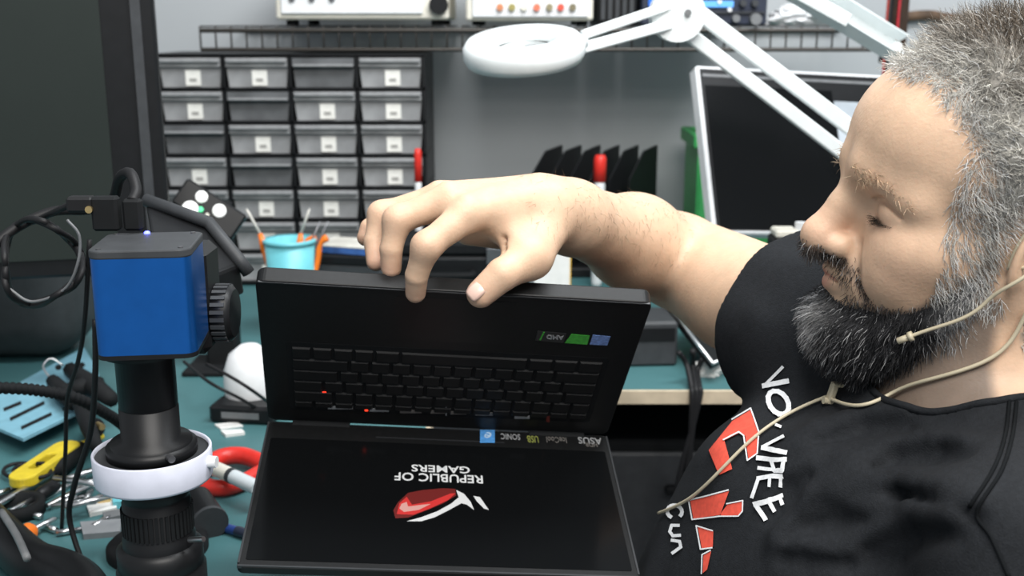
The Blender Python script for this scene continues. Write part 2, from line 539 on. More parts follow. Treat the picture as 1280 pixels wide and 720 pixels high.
for pts, r in (([(978, 684), (1019, 645), (1077, 621), (1128, 618), (1167, 628), (1217, 647)], 0.0042), ([(1020, 634), (1069, 601), (1116, 574), (1167, 566), (1205, 568)], 0.0032),
               ([(984, 676), (1010, 660), (1045, 652), (1100, 655)], 0.0030), ([(976, 584), (1019, 555), (1077, 535), (1130, 530)], 0.0026),
               ([(975, 700), (1003, 702), (1060, 706), (1120, 700)], 0.0032), ([(960, 640), (985, 610), (1010, 596)], 0.0026), ([(1085, 690), (1140, 668), (1190, 668)], 0.0026)):
    FOLD.append(([trace(x, y, -0.0022) for x, y in pts], [trace(x + 2, y - 15, 0.0042) for x, y in pts], r))
def shirt_solid(p):
    d = shirt_base(p)
    # long pulled folds running from the near armpit over the chest
    k = np.abs(d) < 0.03
    if k.any():
        q = p[k]; e = d[k]
        for g, rd, r in FOLD:
            n = len(g)
            e = smin(e, s_chain(q, rd, [r * .3] + [r] * (n - 2) + [r * .2]), 0.020)
            e = smax(e, -s_chain(q, g, [r * .3] + [r] * (n - 2) + [r * .2]), 0.014)
        d[k] = e
    k = np.abs(d) < 0.03
    if k.any(): d[k] += shirt_folds(p[k])
    return d
COLLAR_A = NECK + _v((0.045, 0.012, -0.085)); COLLAR_B = NECK + _v((-0.055, -0.02, 0.13))
def collar_sdf(p):
    return s_cone(p, COLLAR_A, COLLAR_B, 0.060, 0.112)
def shirt_sdf(p):
    d = shirt_solid(p)
    d = smax(d, -collar_sdf(p), 0.003)
    ax = (ELB - S_R) / np.linalg.norm(ELB - S_R)
    cut = (p - SLV) @ ax - 0.0
    near = s_sph(p, SLV, 0.16)
    d = np.where(near < 0, smax(d, cut, 0.004), d)
    hollow = np.maximum(arm_sdf(p) - 0.0045, -(p - SLV) @ ax - 0.055)
    d = np.where(near < 0, smax(d, -hollow, 0.003), d)
    return np.maximum(d, -0.42 - p[:, 2])

def body_sdf(p):
    d = gate(p, HC + _v((-0.02, 0, 0.005)), 0.165, lambda x: head_sdf(to_head(x)) * HS)
    d = smin(d, neck_sdf(p), 0.028)
    t = torso_core(p) + 0.010
    t = np.maximum(t, 0.02 - p[:, 2])
    d = smin(d, t, 0.03)
    a = smin(arm_sdf(p), hand_sdf(p), 0.012)
    d = smin(d, a, 0.012)
    return d

import time
_t0 = time.time()
person = thing('person', 'bearded man in black printed t-shirt holding an open laptop up by its edge', 'person', (0.33, 0.765, -0.43))
OFFP = _v(person.location)
SKIN = _v((0.63, 0.43, 0.295))
bV, bF, bN = polygonize(body_sdf, (-0.16, 0.60, 0.0), (0.48, 1.24, 0.56), 0.0016)
q = to_head(bV)
aq = q.copy(); aq[:, 1] = np.abs(aq[:, 1])
col = np.tile(SKIN, (len(bV), 1))
def blend(col, c, w): return col * (1 - w[:, None]) + _v(c)[None] * w[:, None]
inhead = np.linalg.norm(q - _v((0, 0, 0.02)), axis=1) < 0.19
# hair line: distance in front of / below the scalp boundary
def earoff(q):
    a = q.copy(); a[:, 1] = np.abs(a[:, 1])
    return s_ell(a, (-0.002, 0.078, -0.004), (0.023, 0.03, 0.034))
def scalp(q):
    aqy = np.abs(q[:, 1])
    front = (0.079 - q[:, 0]) - 0.35 * np.maximum(0.100 - q[:, 2], 0) - 1.1 * np.maximum(aqy - 0.03, 0) * 0.5
    hairline = q[:, 2] - (0.103 - 0.55 * np.maximum(aqy - 0.032, 0))
    side = 0.036 + 0.45 * np.maximum(q[:, 2] - 0.05, 0) - q[:, 0] - 0.10 * np.maximum(0.07 - q[:, 2], 0)
    top = np.minimum(hairline + 0.0, 0.085 - q[:, 0])
    bottom = np.where(q[:, 0] > -0.005, q[:, 2] + 0.012, q[:, 2] + 0.055)
    s = np.minimum(np.maximum(top, np.minimum(side, bottom)), bottom)
    return np.minimum(s, earoff(q))
def beard(q):
    """positive inside the bearded area"""
    aqy = np.abs(q[:, 1])
    x, z = q[:, 0], q[:, 2]
    # upper border of the cheek beard
    line = np.interp(x, [-0.01, 0.02, 0.040, 0.058, 0.072, 0.085, 0.12], [0.03, 0.0, -0.030, -0.046, -0.052, -0.054, -0.060])
    cheek = np.minimum(line - z, x - 0.012)
    chin = np.minimum(-0.065 - z, x - 0.012)
    # moustache
    mous = 0.0085 - np.abs(z - np.interp(aqy, [0, 0.012, 0.024, 0.034], [-0.0315, -0.0325, -0.040, -0.054]))
    mous = np.minimum(mous, np.minimum(0.036 - aqy, x - 0.06))
    gap = np.maximum(0.0, 1)  
    lips = np.sqrt(((x - 0.094) / 1.6) ** 2 + (aqy / 2.4) ** 2 + (z + 0.048) ** 2) - 0.0165
    b = np.maximum(np.maximum(cheek, chin), mous)
    b = np.minimum(b, lips)
    b = np.minimum(b, z + 0.125)
    b = np.minimum(b, earoff(q))
    return b
sc = scalp(q); bd = beard(q)
col = blend(col, (0.60, 0.30, 0.22), 0.45 * np.exp(-(((q - _v((0.105, 0, -0.012))) / 0.016) ** 2).sum(1)))
col = blend(col, (0.60, 0.31, 0.23), 0.30 * np.exp(-(((aq - _v((0.066, 0.045, -0.018))) / 0.02) ** 2).sum(1)))
col = blend(col, (0.50, 0.27, 0.20), 0.35 * np.exp(-(((aq - _v((0.075, 0.033, 0.006))) / _v((0.02, 0.016, 0.007))) ** 2).sum(1)))
lipd = np.minimum(s_cone(aq, (0.0995, 0.0, -0.0415), (0.0855, 0.024, -0.0440), 0.0038, 0.0016), s_cone(aq, (0.0975, 0.0, -0.0500), (0.0845, 0.023, -0.0455), 0.0050, 0.0018))
col = blend(col, (0.52, 0.20, 0.165), 0.9 * sstep(-lipd, -0.002, 0.0012))
col = blend(col, (0.30, 0.26, 0.22), 0.75 * inhead * sstep(sc, -0.004, 0.006))
col = blend(col, (0.10, 0.085, 0.075), 0.80 * inhead * sstep(bd, -0.006, 0.004))
slw = s_chain(aq, LIDL, [0.0012, 0.0014, 0.0012])
col = blend(col, (0.07, 0.045, 0.035), 0.85 * sstep(-slw, -0.0016, 0.0002))
tips = [HAND[k][3] for k in ('index', 'middle', 'ring', 'pinky', 'thumb')]
for t in tips:
    col = blend(col, (0.62, 0.30, 0.22), 0.35 * np.exp(-((bV - P_(*t)) ** 2).sum(1) / 0.014 ** 2))
for k in ('index', 'middle', 'ring'):
    col = blend(col, (0.58, 0.31, 0.22), 0.30 * np.exp(-((bV - P_(*HAND[k][1])) ** 2).sum(1) / 0.012 ** 2))
col *= (1 + 0.05 * vnoise(bV, 45, 2) + 0.04 * vnoise(bV, 130, 4))[:, None]
M_skin = mat('skin', (0.6, 0.4, 0.3), 0.50, spec=0.35, var=0.05, scale=90, attr='Col', sss=0.10, bump=0.25, bscale=420)
body = np_mesh('body', bV - OFFP, bF, M_skin, person, col)
print('body', len(bV), round(time.time() - _t0, 1))

# thumb nail (other nails face away)
tq = [P_(*x) for x in HAND['thumb']]
ax = Vector(tq[3] - tq[2]).normalized()
view = (Vector((0, 0, CAMH)) - Vector(tq[3])).normalized()
nz = (view + Vector((-0.35, 0, 0.30))); nz = (nz - ax * nz.dot(ax)).normalized()
ny = nz.cross(ax)
nail = MB(); NV = []; NF = []
for i in range(9):
    for j in range(7):
        u = -1 + 2 * i / 8; v = -1 + 2 * j / 6
        wdt = 0.0062 * (1 - 0.25 * max(0, u) ** 3) * (1 - 0.3 * max(0, -u) ** 3)
        a = v * 0.55
        NV.append(Vector(tq[3]) + ax * (0.0015 + u * 0.0070) + ny * (math.sin(a) / math.sin(0.55) * wdt) + nz * (0.0118 * math.cos(a) - 0.0 - 0.0012 * u * u) - Vector(OFFP))
for i in range(8):
    for j in range(6):
        NF.append((i * 7 + j, i * 7 + j + 1, (i + 1) * 7 + j + 1, (i + 1) * 7 + j))
nail.add(NV, NF, None, True)
M_nail = mat('nail', (0.66, 0.46, 0.38), 0.28, spec=0.5, var=0.03)
nl = nail.build('thumbnail', M_nail, person)
md = nl.modifiers.new('s', 'SOLIDIFY'); md.thickness = 0.0008

# ------------------------------------------------------------------ shirt
sV, sF, sN = polygonize(shirt_sdf, (0.0, 0.42, -0.44), (0.60, 1.15, 0.36), 0.0034)
M_shirt = mat('black_cotton', (0.0115, 0.0130, 0.0155), 0.85, spec=0.25, var=0.2, scale=300, bump=0.5, bscale=900)
shirt = np_mesh('t_shirt', sV - OFFP, sF, M_shirt, person)
tag(shirt, 'black cotton t-shirt with a red and white chest print')
print('shirt', len(sV), round(time.time() - _t0, 1))
BV = BVHTree.FromPolygons([Vector(v) for v in sV], [tuple(f) for f in sF])
BODYV = BVHTree.FromPolygons([Vector(v) for v in bV], [tuple(f) for f in bF])
def hit(px, py, off, trees):
    best = None
    o = Vector((0, 0, CAMH)); r = ray(px, py).normalized()
    for t in trees:
        h = t.ray_cast(o, r)
        if h[0] is not None and (best is None or h[3] < best[1]):
            best = (h[0] + h[1] * off * (1 if h[1].dot(r) < 0 else -1), h[3])
    return best[0] if best else None

# ------------------------------------------------------------------ hair and beard
M_hair = mat('hair_strands', (0.3, 0.28, 0.25), 0.55, spec=0.3, var=0.05, attr='Col')
def head_w(p): return gate(p, HC, 0.20, lambda x: head_sdf(to_head(x)) * HS)
def hair_sdf(p):
    q = to_head(p)
    d = head_sdf(q) * HS
    s = sstep(scalp(q), 0.0, 0.030)
    t = 0.0095 * s + 0.003 * vnoise(p, 110, 31) * s + 0.003 * vnoise(p, 55, 33) * s
    return d - t + 0.0022
def beard_sdf(p):
    q = to_head(p)
    d = smin(head_sdf(q) * HS, s_ell(q, (0.067, 0, -0.086), (0.027, 0.034, 0.021)), 0.03)
    s = sstep(beard(q), -0.003, 0.014)
    depth = np.interp(q[:, 2] - 0.25 * (q[:, 0] - 0.09), [-0.115, -0.075, -0.045, -0.02, 0.01], [0.006, 0.007, 0.006, 0.004, 0.003])
    t = depth * s * (1 + 0.30 * vnoise(p, 90, 41) + 0.25 * vnoise(p, 190, 42))
    return d - t + 0.0020
hc = from_head((0, 0, 0.03))
hV, hF, hN = polygonize(lambda p: gate(p, hc, 0.15, hair_sdf), hc - 0.15, hc + 0.15, 0.0026)
bc = from_head((0.05, 0, -0.06))
eV, eF, eN = polygonize(lambda p: gate(p, bc, 0.115, beard_sdf), bc - 0.115, bc + 0.115, 0.0026)
def keep(V, F, N, m):
    fm = m[F].all(1); F = F[fm]
    u, inv = np.unique(F, return_inverse=True)
    return V[u], inv.reshape(-1, 4), N[u]
qh = to_head(hV)
hV, hF, hN = keep(hV, hF, hN, scalp(qh) > -0.006)
qb = to_head(eV)
eV, eF, eN = keep(eV, eF, eN, beard(qb) > -0.008)
def hair_col(q, p):
    """grey at the front and temples, brown-grey over the crown"""
    w = sstep(q[:, 2] + 0.45 * (-q[:, 0]) + 0.015 * vnoise(p, 40, 3), 0.070, 0.115)
    c = np.tile(_v((0.56, 0.54, 0.49)), (len(q), 1))
    return blend(c, (0.105, 0.085, 0.065), w)
def beard_col(q, p):
    aqy = np.abs(q[:, 1]); x, z = q[:, 0], q[:, 2]
    c = np.tile(_v((0.020, 0.020, 0.022)), (len(q), 1))
    side = sstep(0.050 - x + 0.010 * vnoise(p, 60, 5), 0.0, 0.030)
    c = blend(c, (0.34, 0.34, 0.34), 0.85 * side)
    chin = np.exp(-(((x - 0.112) / 0.018) ** 2 + (aqy / 0.022) ** 2 + ((z + 0.078) / 0.018) ** 2))
    c = blend(c, (0.38, 0.38, 0.38), 0.75 * chin)
    mous = sstep(z, -0.052, -0.038) * sstep(x, 0.06, 0.075)
    c = blend(c, (0.060, 0.045, 0.036), 0.7 * mous)
    return c
hair = np_mesh('hair', hV - OFFP, hF, M_hair, person, hair_col(to_head(hV), hV) * (0.62 + 0.25 * vnoise(hV, 160, 77) + 0.15 * vnoise(hV, 380, 78))[:, None])
beard_o = np_mesh('beard', eV - OFFP, eF, M_hair, person, beard_col(to_head(eV), eV) * 0.7)
tag(hair, 'short curly grey hair, browner on top'); tag(beard_o, 'full black beard streaked with grey')
def sample(V, F, N, n):
    a = V[F[:, 0]]; ar = np.linalg.norm(np.cross(V[F[:, 1]] - a, V[F[:, 3]] - a), axis=1)
    f = nrs.choice(len(F), n, p=ar / ar.sum())
    u = nrs.rand(n, 1); v = nrs.rand(n, 1)
    def bl(A): return (A[F[f, 0]] * (1 - u) + A[F[f, 1]] * u) * (1 - v) + (A[F[f, 3]] * (1 - u) + A[F[f, 2]] * u) * v
    return bl(V), bl(N)
n = 18000
r, nn = sample(hV, hF, hN, n)
qr = to_head(r)
flow = _v(HF) * 0.35 + _v(HU) * 0.1 - _v(HL) * 0.0
sw = np.stack([vnoise(r, 38, s_) for s_ in (51, 52, 53)], 1)
dirs = nn * 0.55 + flow + sw * 1.1 + 0.35 * nrs.randn(n, 3)
dirs -= nn * np.minimum((dirs * nn).sum(1) - 0.15, 0)[:, None]
cl = hair_col(qr, r) * np.exp(0.42 * nrs.randn(n, 1)) 
wh = nrs.rand(n) < 0.28 - 0.18 * sstep(qr[:, 2] - 0.45 * qr[:, 0], 0.07, 0.12)
cl[wh] = _v((0.62, 0.60, 0.56)) * (0.7 + 0.3 * nrs.rand(wh.sum(), 1))
ln = np.interp(qr[:, 2], [-0.05, 0.04, 0.10], [0.005, 0.009, 0.016]) * (0.6 + 0.7 * nrs.rand(n))
so = strands('hair_strands', r - OFFP, dirs, ln, 0.00036, np.clip(cl, 0, 0.8), M_hair, hair, seg=5, dro=0.2, curl=0.70, curlf=3.0)
tag(so, kind='stuff')
n = 15000
r, nn = sample(eV, eF, eN, n)
qr = to_head(r)
down = -_v(HU)
back = -_v(HF)
sidew = sstep(0.07 - qr[:, 0], 0, 0.03)[:, None]
dirs = nn * 0.35 + down * 0.9 + back * 0.25 * sidew + _v(HF) * 0.30 * (1 - sidew) + 0.35 * np.stack([vnoise(r, 60, s_) for s_ in (61, 62, 63)], 1) + 0.22 * nrs.randn(n, 3)
mo = (qr[:, 2] > -0.056) & (qr[:, 0] > 0.065)
dirs[mo] = nn[mo] * 0.25 + down * 0.6 + (np.sign(qr[mo, 1])[:, None] * _v(HL)) * 0.5 + 0.25 * nrs.randn(mo.sum(), 3)
dirs -= nn * np.minimum((dirs * nn).sum(1) - 0.12, 0)[:, None]
ln = np.interp(qr[:, 2], [-0.11, -0.07, -0.04, 0.0], [0.011, 0.011, 0.008, 0.005]) * (0.5 + 0.8 * nrs.rand(n))
ln[mo] = 0.007 + 0.004 * nrs.rand(mo.sum())
cl = beard_col(qr, r) * np.exp(0.45 * nrs.randn(n, 1))
wh = nrs.rand(n) < 0.06 + 0.22 * sstep(0.055 - qr[:, 0], 0, 0.03)
cl[wh] = _v((0.50, 0.50, 0.50)) * (0.6 + 0.4 * nrs.rand(wh.sum(), 1))
so = strands('beard_strands', r - OFFP, dirs, ln, 0.00036, np.clip(cl, 0, 0.7), M_hair, beard_o, seg=4, dro=0.35, curl=0.34, curlf=2.2)
tag(so, kind='stuff')
# temples, sideburns, eyebrows, lashes, forearm hair: rooted on the skin
def rooted(mask, n):
    idx = np.nonzero(mask)[0]
    i = idx[nrs.randint(0, len(idx), n)]
    return bV[i] + nrs.randn(n, 3) * 0.0006, bN[i]
qv = to_head(bV); aqv = qv.copy(); aqv[:, 1] = np.abs(aqv[:, 1])
scv = np.maximum(scalp(qv), np.minimum(np.minimum(0.048 - qv[:, 0], qv[:, 0] - 0.014), np.minimum(0.06 - qv[:, 2], qv[:, 2] + 0.035)))
scv = np.minimum(scv, earoff(qv))
n = 6500
r, nn = rooted((scv > -0.003) & (scv < 0.016) & inhead & (qv[:, 0] > -0.02), n)
dd = nn * 0.30 - _v(HU) * 0.75 - _v(HF) * 0.35 + 0.8 * np.stack([vnoise(r, 45, s_) for s_ in (71, 72, 73)], 1) + 0.25 * nrs.randn(n, 3)
dd -= nn * np.minimum((dd * nn).sum(1) - 0.12, 0)[:, None]
so = strands('temple_hair', r - OFFP, dd, 0.006 + 0.006 * nrs.rand(n), 0.00030, np.clip(np.tile(_v((0.54, 0.53, 0.50)), (n, 1)) * np.exp(0.35 * nrs.randn(n, 1)), 0, 0.75), M_hair, hair, seg=4, curl=0.35)
tag(so, kind='stuff')
br = np.abs(aqv[:, 2] - np.interp(aqv[:, 1], [0.014, 0.034, 0.060], [0.033, 0.037, 0.025])) - np.interp(aqv[:, 1], [0.014, 0.034, 0.060], [0.0055, 0.0045, 0.002])
br = np.maximum(br, np.maximum(np.maximum(0.014 - aqv[:, 1], aqv[:, 1] - 0.060), 0.05 - aqv[:, 0]))
r, nn = rooted((br < 0.0) & inhead, 180)
sgn = np.sign(to_head(r)[:, 1])[:, None]
so = strands('eyebrows', r - OFFP, nn * 0.35 + sgn * _v(HL) * 0.8 - _v(HF) * 0.3 + _v(HU) * 0.2 + 0.3 * nrs.randn(180, 3), 0.005 + 0.005 * nrs.rand(180), 0.00026,
             np.tile(_v((0.42, 0.31, 0.21)), (180, 1)) * np.exp(0.4 * nrs.randn(180, 1)), M_hair, person, seg=3)
tag(so, kind='stuff')
tl = nrs.rand(150); sg = np.where(nrs.rand(150) < 0.5, 1.0, -1.0)
LL = _v(LIDL)
lp = np.stack([np.interp(tl, [0, .5, 1], LL[:, k_]) for k_ in range(3)], 1); lp[:, 0] += 0.0008; lp[:, 1] *= sg
so = strands('eyelashes', HC + (lp * HS) @ HM.T - OFFP, np.tile(HF * 0.9 - HU * 0.45, (150, 1)) + sg[:, None] * (tl[:, None] - 0.4) * 0.8 * HL + 0.12 * nrs.randn(150, 3),
             0.005 + 0.003 * nrs.rand(150), 0.00016, np.tile(_v((0.02, 0.014, 0.01)), (150, 1)), M_hair, person, seg=3, droop=tuple(HU), dro=0.5, curl=0.02)
tag(so, kind='stuff')
fa = s_cone(bV, WRI + (ELB - WRI) * 0.06, ELB + (WRI - ELB) * 0.12, 0.06, 0.06)
n = 900
r, nn = rooted((fa < 0) & (bN[:, 2] > -0.35), n)
fd = (WRI - ELB) / np.linalg.norm(WRI - ELB)
so = strands('arm_hair', r - OFFP, nn * 0.25 + fd * 0.5 - _v((0, 0, 0.6)) + 0.3 * nrs.randn(n, 3), 0.006 + 0.006 * nrs.rand(n), 0.00011,
             np.tile(_v((0.13, 0.085, 0.05)), (n, 1)), M_hair, person, seg=4, curl=0.10)
tag(so, kind='stuff')

# ------------------------------------------------------------------ the print on the shirt (flat print that follows the cloth)
M_pw = mat('print_white', (0.74, 0.75, 0.76), 0.8, var=0.1, scale=400)
M_pr = mat('print_red', (0.72, 0.085, 0.05), 0.8, var=0.12, scale=250)
def zc(X, Y): return (800 + X / 2.573, 440 + Y / 2.573)
def decal(name, polys, off, material, parent):
    V = []; F = []
    for poly in polys:
        bm = bmesh.new()
        vs_ = [bm.verts.new((x, y, 0)) for x, y in poly]
        from mathutils.geometry import tessellate_polygon
        for t_ in tessellate_polygon([[Vector((x, y, 0)) for x, y in poly]]):
            try: bm.faces.new([vs_[k_] for k_ in t_])
            except ValueError: pass
        xs = [p[0] for p in poly]; ys = [p[1] for p in poly]
        for ax_, a0, a1 in ((0, min(xs), max(xs)), (1, min(ys), max(ys))):
            k = a0 + 3
            while k < a1:
                co = [0, 0, 0]; co[ax_] = k; no = [0, 0, 0]; no[ax_] = 1
                bmesh.ops.bisect_plane(bm, geom=bm.verts[:] + bm.edges[:] + bm.faces[:], plane_co=co, plane_no=no)
                k += 4
        bm.verts.index_update()
        b = len(V); pts = []
        for v in bm.verts:
            h = hit(v.co.x, v.co.y, off, [BV]); pts.append(h)
        good = [p for p in pts if p is not None]
        if not good: bm.free(); continue
        V += [tuple((p if p is not None else good[0]) - Vector(OFFP)) for p in pts]
        for f in bm.faces:
            ids = [v.index for v in f.verts]
            if all(pts[i] is not None for i in ids):
                zz = [pts[i].length for i in ids]
                if max(zz) - min(zz) < 0.03: F.append([b + i for i in ids])
        bm.free()
    mb = MB(); mb.add(V, F, None, True)
    return mb.build(name, material, parent)
def stroke(pts, w):
    out = []
    pts = [Vector((*zc(*p), 0)) for p in pts]; w = w / 2.573
    for a, b in zip(pts[:-1], pts[1:]):
        t = (b - a).normalized(); nrm = Vector((-t.y, t.x, 0)) * w * 0.5
        e = t * w * 0.25
        out.append([((a - e) + nrm)[:2], ((b + e) + nrm)[:2], ((b + e) - nrm)[:2], ((a - e) - nrm)[:2]])
    return out
def poly(*p): return [zc(*q) for q in p]
def arc(cx, cy, rx, ry, a0, a1, tilt, n=14):
    o = []
    for i in range(n + 1):
        a = math.radians(a0 + (a1 - a0) * i / n); x, y = rx * math.cos(a), ry * math.sin(a)
        t = math.radians(tilt)
        o.append((cx + x * math.cos(t) - y * math.sin(t), cy + x * math.sin(t) + y * math.cos(t)))
    return o
red = [poly((225, 318), (300, 225), (358, 190), (382, 262), (378, 328), (352, 346), (341, 272), (322, 264), (275, 288), (300, 378), (258, 397)),
       poly((166, 480), (290, 449), (262, 525), (176, 538)), poly((264, 520), (285, 492), (333, 482), (331, 514), (320, 526), (264, 529)),
       poly((190, 564), (240, 579), (238, 629), (203, 634)), poly((208, 656), (233, 642), (220, 700), (206, 712))]
wht = []
wht.append(stroke([(300, 222), (360, 186), (386, 262), (382, 330), (350, 352), (338, 274), (322, 262), (273, 287)], 4.5))
wht.append(stroke([(290, 446), (163, 479), (174, 541), (262, 530)], 4.5) + stroke([(262, 530), (322, 530), (335, 514), (336, 480), (284, 490)], 4) + stroke([(240, 577), (187, 561), (201, 637), (238, 632)], 4.5) + stroke([(233, 640), (206, 654), (204, 714)], 4))
wht.append(stroke([(463, 48), (404, 110)], 10) + stroke([(402, 110), (480, 95)], 17))
wht.append(stroke(arc(449, 168, 29, 42, 0, 360, -30), 16))
wht.append(stroke([(440, 240), (456, 246)], 9))
wht.append(stroke([(466, 276), (398, 310)], 10) + stroke([(398, 312), (474, 326)], 15))
wht.append(stroke([(382, 344), (474, 350)], 15) + stroke([(468, 352), (462, 382), (438, 386), (428, 352)], 12) + stroke([(436, 382), (386, 376)], 12))
wht.append(stroke([(460, 398), (384, 410)], 14) + stroke([(456, 400), (452, 432)], 11) + stroke([(424, 406), (420, 434)], 10) + stroke([(386, 410), (366, 470)], 12))
wht.append(stroke([(374, 492), (458, 462)], 16) + stroke([(378, 492), (406, 542)], 15) + stroke([(414, 478), (436, 514)], 13) + stroke([(450, 466), (462, 492)], 13))
wht.append(stroke(arc(118, 516, 24, 20, 120, 400, 0), 12))
wht.append(stroke([(132, 560), (108, 560), (102, 580), (112, 594), (136, 592)], 10))
wht.append(stroke([(108, 608), (134, 612), (138, 630), (110, 650)], 10))
for pl in red: decal('red_letter', [pl], 0.0012, M_pr, shirt)
for grp in wht: decal('white_letter', grp, 0.0019, M_pw, shirt)

# seams of the near sleeve: double stitching
M_seam = mat('seam_thread', (0.006, 0.007, 0.008), 0.9, spec=0.1)
for pts in ([(1272, 492), (1266, 545), (1252, 590), (1222, 640), (1240, 672), (1262, 722)], [(1263, 492), (1257, 545), (1242, 588), (1212, 634)]):
    pp = [hit(p.x, p.y, 0.0006, [BV]) for p in catmull([(x, y, 0) for x, y in pts], 10)]
    MB().tube([p - Vector(OFFP) for p in pp if p is not None], 0.0012, 6).build('seam', M_seam, shirt)
# collar rib
cr = []
for x in range(1069, 1285, 3):
    lo, hi = 440.0, 545.0
    for y in np.arange(440, 560, 1.0):
        h1 = BV.ray_cast(Vector((0, 0, CAMH)), ray(x, y).normalized()); h2 = BODYV.ray_cast(Vector((0, 0, CAMH)), ray(x, y).normalized())
        if h1[0] is not None and (h2[0] is None or h1[3] < h2[3]):
            cr.append(h1[0] + Vector((0, 0, 0.0005))); break

for _ in range(8):
    cr = [cr[0]] + [(cr[i - 1] + cr[i] * 2 + cr[i + 1]) / 4 for i in range(1, len(cr) - 1)] + [cr[-1]]
MB().tube([p - Vector(OFFP) for p in cr], 0.0028, 8).build('collar', M_shirt, shirt)
# ------------------------------------------------------------------ headset microphone
M_beige = mat('beige_cable', (0.52, 0.46, 0.33), 0.45, var=0.06)
hs = thing('headset_microphone', 'thin beige headset microphone with boom at the man\'s cheek and chest cable', 'microphone', (0, 0, 0))
tr = [BV, BODYV, BVHTree.FromPolygons([Vector(v) for v in eV], [tuple(f) for f in eF])]
def onskin(pts, off, n=8):
    out = []
    for p in catmull([(x, y, 0) for x, y in pts], n):
        h = hit(p.x, p.y, off, tr)
        if h is not None: out.append(h)
    for _ in range(24):
        out = [out[0]] + [(out[i - 1] + out[i] * 2 + out[i + 1]) / 4 for i in range(1, len(out) - 1)] + [out[-1]]
    return out
bo = onskin([(1279, 326), (1258, 358), (1225, 386), (1180, 403), (1134, 413)], 0.010)
MB().tube(bo, 0.0013, 8).build('boom', M_beige, hs)
e0 = bo[-1]; dv = (bo[-1] - bo[-4]).normalized()
MB().tube([e0 - dv * 0.001, e0 + dv * 0.008, e0 + dv * 0.0085], 0.0022, 10, [0.0022, 0.0024, 0.0014]).build('microphone_capsule', M_beige, hs)
MB().tube([e0 - dv * 0.0025, e0 + dv * 0.0005], 0.0034, 10).build('collar_ring', M_beige, hs)
eh = [HC + (_v(q_) * HS) @ HM.T for q_ in ((0.012, 0.078, -0.006), (0.010, 0.080, 0.012), (0.000, 0.082, 0.034), (-0.016, 0.083, 0.040), (-0.030, 0.084, 0.026), (-0.034, 0.083, 0.0), (-0.026, 0.080, -0.022))]
MB().tube(catmull(eh, 6), 0.0017, 8).build('ear_hook', M_beige, hs)
MB().tube([bo[0], Vector(eh[0])], 0.0013, 8).build('boom_joint', M_beige, hs)
c1 = onskin([(1279, 386), (1262, 424), (1232, 452), (1180, 472), (1132, 486), (1098, 506), (1064, 512), (1036, 499)], 0.0035, 10)
MB().tube(c1, 0.0014, 8).build('cable', M_beige, hs)
c2 = onskin([(1036, 499), (990, 520), (945, 550), (905, 590), (872, 622), (842, 638), (818, 648)], 0.0035, 10)
MB().tube(c2, 0.0013, 8).build('cable', M_beige, hs)
k = c1[-1]
cm = MB(); cm.box((0, 0, 0.004), (0.005, 0.006, 0.016), 0.001); cm.box((0.002, 0.0, 0.012), (0.009, 0.005, 0.003), 0.0008); cm.cyl((-0.005, 0, -0.002), (0.005, 0, -0.002), 0.0028, 10)
cl_ = cm.build('shirt_clip', M_beige, hs); cl_.location = k + Vector((0.002, -0.004, 0)); cl_.rotation_euler = (0.2, 0.15, 0.2)
# ------------------------------------------------------------------ laptop held upside down
LW, LB, LS = 0.322, 0.2050, 0.1935
LC = Vector((-0.0681, 0.9825, 0.1277))
rv = Vector((0, 0.081, 0.091))
LM = Matrix.Translation(LC) @ Matrix.Rotation(rv.length, 4, rv.normalized())
AA, BB = 0.645, 1.306
MBASE = Matrix(((1, 0, 0, 0), (0, -math.sin(AA), -math.cos(AA), 0), (0, math.cos(AA), -math.sin(AA), 0), (0, 0, 0, 1)))
MSCR = Matrix(((1, 0, 0, 0), (0, math.sin(BB), -math.cos(BB), 0), (0, math.cos(BB), math.sin(BB), 0), (0, 0, 0, 1)))
def uv(px, py, M):
    W = LM @ M
    o = W.translation; n_ = W.to_3x3().col[2]
    c = Vector((0, 0, CAMH)); r_ = ray(px, py)
    t = (o - c).dot(n_) / r_.dot(n_)
    l = W.inverted() @ (c + r_ * t)
    return l.x, l.y
lap = thing('laptop', 'open black gaming laptop held upside down, screen hanging below the keyboard', 'laptop')
lap.matrix_world = LM
M_lap = mat('laptop_black', (0.0085, 0.009, 0.0095), 0.48, spec=0.25, var=0.15, scale=200)
M_lapedge = mat('laptop_edge', (0.03, 0.032, 0.035), 0.4, spec=0.4)
M_key = mat('key_black', (0.011, 0.0115, 0.012), 0.6, spec=0.25)
M_scr = mat('screen_glass', (0.0045, 0.005, 0.0055), 0.16, spec=0.16, var=0.0)
def rrect(w, h, r, n=6, cx=0, cy=0):
    o = []
    for (sx, sy, a0) in ((1, 1, 0), (-1, 1, 90), (-1, -1, 180), (1, -1, 270)):
        for i in range(n + 1):
            a = math.radians(a0 + 90 * i / n)
            o.append((cx + sx * (w / 2 - r) + r * math.cos(a), cy + sy * (h / 2 - r) + r * math.sin(a)))
    return o
m = MB(); m.prism(rrect(LW, LB, 0.008, cy=LB / 2), -0.0145, 0.0)
base = m.build('base', M_lap, lap, 0.0012); base.matrix_local = MBASE
def lp(mb, name, material, parent=None, bev=0):
    return mb.build(name, material, parent or base, bev)
lp(MB().prism(rrect(LW - 0.004, 0.0012, 0.0005, cy=LB - 0.002), -0.001, 0.0006), 'edge_strip', M_lapedge)
KW, KY0, KY1 = 0.272, 0.024, 0.122
lp(MB().prism(rrect(KW + 0.008, KY1 - KY0 + 0.006, 0.004, cy=(KY0 + KY1) / 2), -0.0005, 0.0002), 'keyboard_well', M_matte)
kp = 0.0181
kmesh = {}
